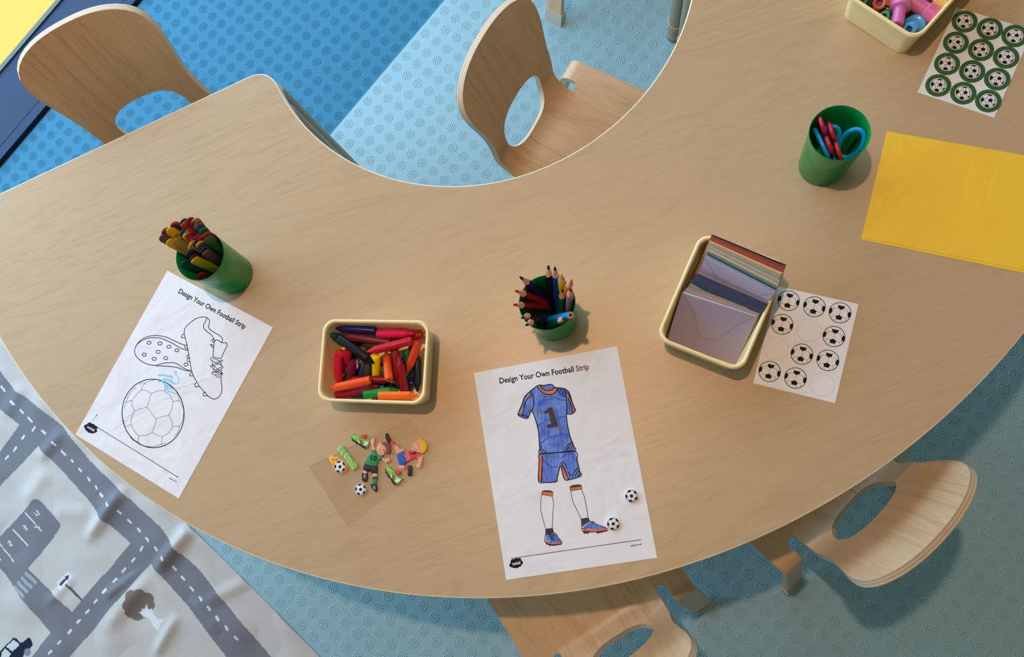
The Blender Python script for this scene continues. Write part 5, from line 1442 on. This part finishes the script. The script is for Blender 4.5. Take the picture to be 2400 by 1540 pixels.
gsh = sheet_of('sticker_sheet', rect(pTL.x, pTL.y, tg, .1045, .1372), TZ+.0001, MAT['sticker_white'], 'white sticker sheet of twelve green-ringed footballs', 'sticker sheet')
a = Pad(gsh, 1850, 0, 4.364)
dk, mg = col_mat('dark_green_print', (34, 86, 40), .5), col_mat('mid_green_print', (84, 132, 74), .5)
proto = None
for x, y in ((1792, 222), (2048, 297), (2303, 370), (1703, 438), (1959, 512), (2216, 588), (1612, 655), (1869, 732), (2125, 810), (1522, 875), (1778, 954), (2034, 1034)):
    px, py = a.p(x, y)
    if proto is None:
        R = .0168
        st = mesh('football_sticker', *prism([(q[0], q[1]) for q in disc(0, 0, R, 0, 48)[0]], TH, TH+.00016), dk, gsh)
        ring = [ribbon(disc(0, 0, R*q, 0, 48)[0], R*.035, TH+.00022, True) for q in (.93, .80)]
        mesh('pale_ring', *join(ring), mg, st)
        W, B = ball_graphic('side', .0098, TH+.00036)
        mesh('ball_disc', *disc(0, 0, .0114, TH+.0003, 40), MAT['ballwhite'], st)
        B.append(ribbon(disc(0, 0, .0112, 0, 40)[0], .0004, TH+.00034, True))
        mesh('print', *join(B), MAT['ink'], st); proto = st
    else: st = copy_tree(proto, gsh)
    st.location = (px, py, 0); st.rotation_euler = (0, 0, tg+.10)

# clear backing film
fc = [at(723.5, 1093), at(961.6, 980), at(1025.7, 1072), at(814.7, 1235)]
film = sheet_of('backing_film', [(p.x, p.y) for p in fc], TZ+.0002, MAT['film'], 'clear plastic backing film under the foam stickers', 'film')
part(film, 'cut_edge', [ribbon([(p.x-fc[0].x, p.y-fc[0].y) for p in fc], .0005, TH+.00002, True)], plain('film_edge', srgb(214, 196, 160), .3))

# foam stickers: every coloured layer is its own cut-out
FZ = TZ+.0006
def foam(name, label, cat, pieces, ox=710, oy=980, sc=5.923, group=None, extra=None):
    x = np.mean([q[0] for p in pieces for q in p[1]]); y = np.mean([q[1] for p in pieces for q in p[1]])
    w = at(ox+x/sc, oy+y/sc, FZ); t = empty(name, w, label, cat, group=group)
    pd = Pad(t, ox, oy, sc)
    for pn, pts, mat, z0, z1, sm in pieces:
        P = pd.P(pts); P = catmull(P, 4, True) if sm else P
        V, Fc = prism(P, z0, z1, .0004 if z1-z0 > .001 else 0)
        mesh(pn, V, Fc, mat, t, smooth=True, angle=40)
    return t, pd
SK, GR, RD, BLa, HB, HY = col_mat('foam_skin', (240, 176, 150), .6), col_mat('foam_green', (26, 150, 78), .6), col_mat('foam_red', (224, 62, 70), .6), col_mat('foam_black', (30, 26, 34), .6), col_mat('foam_brown', (124, 76, 62), .6), col_mat('foam_yellow', (240, 190, 10), .6)
BL2, LG, WH, LP = col_mat('foam_blue', (36, 98, 186), .6), col_mat('foam_lime', (126, 192, 66), .6), col_mat('foam_white', (238, 238, 238), .6), col_mat('foam_pink_stripe', (240, 130, 136), .6)
T1, T2 = .0024, .0028
def ell(cx, cy, rx, ry, n=14, rot=0.0): return ellipse(cx, cy, rx, ry, n, rot)
t, pd = foam('foam_footballer', 'foam sticker of a brown-haired footballer in a green number 10 shirt', 'sticker', [
 ('raised_arm', [(945, 340), (940, 320), (955, 300), (970, 280), (990, 278), (1005, 300), (1003, 340), (992, 360), (1000, 400), (1022, 450), (965, 450), (958, 390), (950, 355)], SK, 0, T1, True),
 ('head', ell(1096, 432, 68, 90, 16, .1) , SK, 0, T2, True), ('ear', ell(1078, 360, 20, 22, 8), SK, 0, T1, True),
 ('hair', [(1105, 340), (1150, 335), (1200, 355), (1225, 385), (1215, 420), (1232, 440), (1215, 465), (1225, 490), (1200, 490), (1190, 508), (1165, 500), (1152, 480), (1168, 440), (1160, 410), (1138, 388), (1118, 372), (1100, 362)], HB, 0, T2+.0003, False),
 ('shirt', [(965, 440), (1015, 440), (1020, 470), (1045, 520), (1085, 530), (1115, 525), (1120, 550), (1080, 580), (1050, 590), (1038, 640), (1035, 665), (940, 660), (868, 630), (875, 590), (905, 535), (950, 500)], GR, 0, T2, False),
 ('lowered_arm', [(1100, 545), (1150, 560), (1200, 555), (1215, 580), (1210, 610), (1180, 612), (1160, 628), (1140, 600), (1100, 572)], SK, 0, T1, True),
 ('shorts', [(868, 630), (940, 660), (1035, 665), (1042, 700), (1036, 770), (960, 770), (942, 722), (905, 750), (838, 715), (850, 670)], BLa, 0, T2, False),
 ('leg', [(845, 715), (895, 745), (890, 780), (850, 775)], SK, 0, T1, False), ('boot', [(830, 762), (862, 775), (897, 765), (902, 830), (890, 880), (855, 886), (830, 860), (824, 810)], BLa, 0, T2, True),
 ('leg', [(975, 765), (1036, 765), (1035, 805), (977, 808)], SK, 0, T1, False), ('sock', [(975, 805), (1042, 798), (1022, 918), (968, 918)], GR, 0, T1, False),
 ('sock_stripe', [(974, 825), (1038, 820), (1034, 842), (972, 848)], BLa, T1, T1+.0002, False),
 ('boot', [(952, 915), (1020, 918), (1032, 960), (1032, 1008), (1008, 1020), (970, 985), (948, 950)], BLa, 0, T2, True)])
part(t, 'shirt_number', [text_on('10', pd.p(945, 583), pd.p(1028, 597), .0075, T2+.0002)], MAT['ink'])
part(t, 'face_print', [disc(*pd.p(1132, 442), .0008, T2+.0002, 10), disc(*pd.p(1138, 470), .0008, T2+.0002, 10), ribbon(catmull(pd.P([(1078, 425), (1062, 455), (1072, 480), (1098, 490)]), 5), .0004, T2+.0002)], MAT['ink'])
part(t, 'lace_print', [ribbon(pd.P([(850+i, 795+13*j), (880, 795+13*j-5)]), .0004, T2+.0003) for i in (0,) for j in range(4)] + [ribbon(pd.P([(985, 945+12*j), (1012, 955+12*j)]), .0004, T2+.0003) for j in range(4)], WH)
t, pd = foam('foam_footballer', 'foam sticker of a blond footballer kicking in a red number 7 shirt', 'sticker', [
 ('boot', [(1150, 225), (1170, 212), (1190, 225), (1205, 270), (1227, 300), (1217, 350), (1190, 345), (1165, 310), (1150, 260)], BLa, 0, T2, True),
 ('sock', [(1225, 303), (1302, 365), (1275, 412), (1235, 377), (1215, 347)], RD, 0, T1, False), ('sock_stripe', [(1268, 360), (1288, 378), (1266, 402), (1250, 385)], LP, T1, T1+.0002, False),
 ('leg', [(1298, 362), (1350, 425), (1400, 445), (1385, 470), (1315, 500), (1273, 410)], SK, 0, T1, False), ('hand', ell(1395, 443, 24, 16, 8, .5), SK, 0, T2, True),
 ('shorts', [(1305, 505), (1385, 460), (1420, 490), (1435, 550), (1448, 610), (1410, 655), (1345, 655), (1325, 590)], BL2, 0, T2, False),
 ('shirt', [(1405, 470), (1480, 455), (1540, 450), (1620, 480), (1642, 525), (1590, 577), (1555, 562), (1500, 580), (1448, 617), (1432, 545)], RD, 0, T2, False),
 ('shirt_stripe', [(1440, 468), (1458, 463), (1500, 570), (1482, 590)], LP, T2, T2+.0002, False), ('shirt_stripe', [(1585, 560), (1625, 500), (1635, 515), (1600, 572)], LP, T2, T2+.0002, False), ('shirt_stripe', [(1415, 510), (1430, 505), (1470, 590), (1456, 600)], LP, T2, T2+.0002, False),
 ('arm', [(1635, 520), (1668, 545), (1662, 600), (1642, 680), (1612, 697), (1583, 680), (1575, 640), (1605, 632), (1598, 572)], SK, 0, T1, True),
 ('head', ell(1598, 408, 78, 78, 16), SK, 0, T2, True), ('hair', [(1600, 335), (1605, 298), (1640, 288), (1700, 318), (1730, 370), (1722, 440), (1682, 486), (1640, 486), (1652, 450), (1640, 420), (1648, 395), (1632, 360), (1636, 340)], HY, 0, T2+.0004, True),
 ('leg', [(1340, 650), (1412, 652), (1425, 698), (1400, 707), (1343, 697)], SK, 0, T1, False), ('sock', [(1408, 658), (1470, 658), (1466, 712), (1422, 702)], RD, 0, T1+.0002, False),
 ('boot', [(1466, 662), (1512, 662), (1520, 700), (1511, 792), (1480, 807), (1458, 790), (1465, 720)], BLa, 0, T2, True)])
part(t, 'shirt_number', [text_on('7', pd.p(1488, 480), pd.p(1496, 526), .0085, T2+.0003)], MAT['ink'])
part(t, 'face_print', [disc(*pd.p(1598, 358), .0007, T2+.0002, 10), disc(*pd.p(1612, 388), .0007, T2+.0002, 10), ribbon(catmull(pd.P([(1550, 375), (1540, 405), (1560, 435), (1600, 442)]), 5), .0004, T2+.0002)], MAT['ink'])
cream = col_mat('foam_cream', (236, 220, 190), .6)
def boot(label, fn):
    q = lambda pts: [fn(*p) for p in pts]
    foam('foam_boot', label, 'sticker', [
     ('upper', q([(675, 240), (700, 220), (740, 235), (800, 255), (840, 285), (875, 300), (935, 308), (925, 350), (890, 420), (850, 405), (800, 380), (750, 350), (700, 300), (680, 270)]), LG, 0, T1, True),
     ('sole', q([(672, 262), (700, 292), (760, 332), (830, 372), (888, 405), (872, 428), (838, 412), (812, 398), (785, 368), (750, 360), (722, 330), (696, 322), (684, 290)]), BLa, 0, T2, False),
     ('tongue', q([(805, 236), (845, 228), (890, 232), (885, 260), (868, 288), (830, 268)]), RD, 0, T1+.0001, False),
     ('heel_patch', q([(850, 318), (880, 330), (922, 320), (905, 372), (850, 386), (862, 350)]), WH, T1, T1+.0003, False),
     ('side_stripe', q([(765, 300), (785, 310), (800, 345), (795, 362), (778, 350)]), cream, T1, T1+.0003, False), ('side_stripe', q([(795, 298), (815, 308), (835, 345), (825, 368), (808, 350)]), HB, T1, T1+.0003, False),
     ('toe_line', q([(700, 245), (740, 262), (780, 268), (782, 274), (738, 270), (698, 252)]), WH, T1, T1+.0002, False)], group='green foam boots')
boot('green foam boot sticker above the brown-haired footballer', lambda x, y: (x, y))
_A = np.linalg.lstsq(np.array([(672, 262, 1), (888, 405, 1), (890, 232, 1), (700, 220, 1), (935, 308, 1)], float), np.array([(1155, 695), (1303, 922), (1368, 752), (1183, 657), (1392, 838)], float), rcond=None)[0]
boot('green foam boot sticker below the blond footballer', lambda x, y: tuple(np.array((x, y, 1.0))@_A))
# word sticker
t, pd = foam('foam_word', 'lime green foam word sticker reading SOCCER', 'sticker', [('backing', ell(x, y, r, r, 14), col_mat('foam_pale_lime', (166, 214, 120), .6), 0, T1+.00005*i, True) for i, (x, y, r) in enumerate(((548, 422, 40), (512, 440, 30), (572, 482, 48), (620, 535, 46), (655, 590, 44), (690, 640, 46), (722, 660, 46), (708, 692, 28)))])
dl = col_mat('foam_letter_lime', (122, 190, 84), .6)
VF = []
for ch, (x, y) in zip('SOCCER', ((540, 428), (568, 487), (618, 540), (655, 597), (690, 640), (728, 668))):
    VF.append(text_on(ch, pd.p(x-23, y+8), pd.p(x+10, y+38-8), .0075, T1+.0006))
part(t, 'letters', VF, dl)
# flaming ball
t, pd = foam('foam_flaming_ball', 'foam sticker of a football trailing orange flames', 'sticker', [
 ('flame', [(362, 552), (390, 530), (420, 518), (442, 545), (472, 530), (505, 558), (548, 590), (602, 622), (637, 672), (622, 732), (582, 768), (520, 768), (460, 742), (425, 682), (410, 642), (385, 602), (368, 572)], HY, 0, .0016, False),
 ('inner_flame', [(420, 560), (445, 575), (470, 560), (500, 590), (545, 605), (595, 635), (622, 672), (608, 728), (560, 758), (470, 720), (430, 650), (425, 610), (400, 580)], col_mat('foam_orange_red', (226, 72, 26), .6), .0016, .0019, False)])
part(t, 'flame_tongue', [flat(pd.P(q), .00195) for q in ([(400, 545), (440, 600), (455, 560), (470, 610), (495, 575), (500, 640), (470, 660), (440, 640)], [(410, 600), (430, 640), (425, 660)], [(480, 550), (520, 580), (545, 610), (520, 605)])], HY)
def foam_ball(o, x, y, r, z0, z1, rot):
    c = mesh('ball_disc', [(x+v[0], y+v[1], v[2]) for v in prism([(q[0], q[1]) for q in disc(0, 0, r, 0, 40)[0]], z0, z1, .0004)[0]], prism([(q[0], q[1]) for q in disc(0, 0, r, 0, 40)[0]], z0, z1, .0004)[1], WH, o, smooth=True, angle=40)
    W, B = ball_graphic('centre', r*.93, z1+.00005)
    mesh('print', *join(place2(B, x, y, rot)), MAT['ink'], c)
foam_ball(t, *pd.p(522, 676), .0094, .0019, .0028, .3)
for x, y, lab, z in ((710+807/5.923, 980+990/5.923, 'round foam football sticker on the clear film', FZ), (1200+1797/6.417, 1120+272/6.417, 'round foam football sticker near the right edge of the worksheet', TZ+.0009), (1200+1523/6.417, 1120+690/6.417, 'round foam football sticker at the toe of the drawn boot', TZ+.0009)):
    t = empty('foam_ball', at(x, y, z), lab, 'sticker', group='round foam footballs'); foam_ball(t, 0, 0, .0090, 0, .0024, .25 if z == FZ else .45)
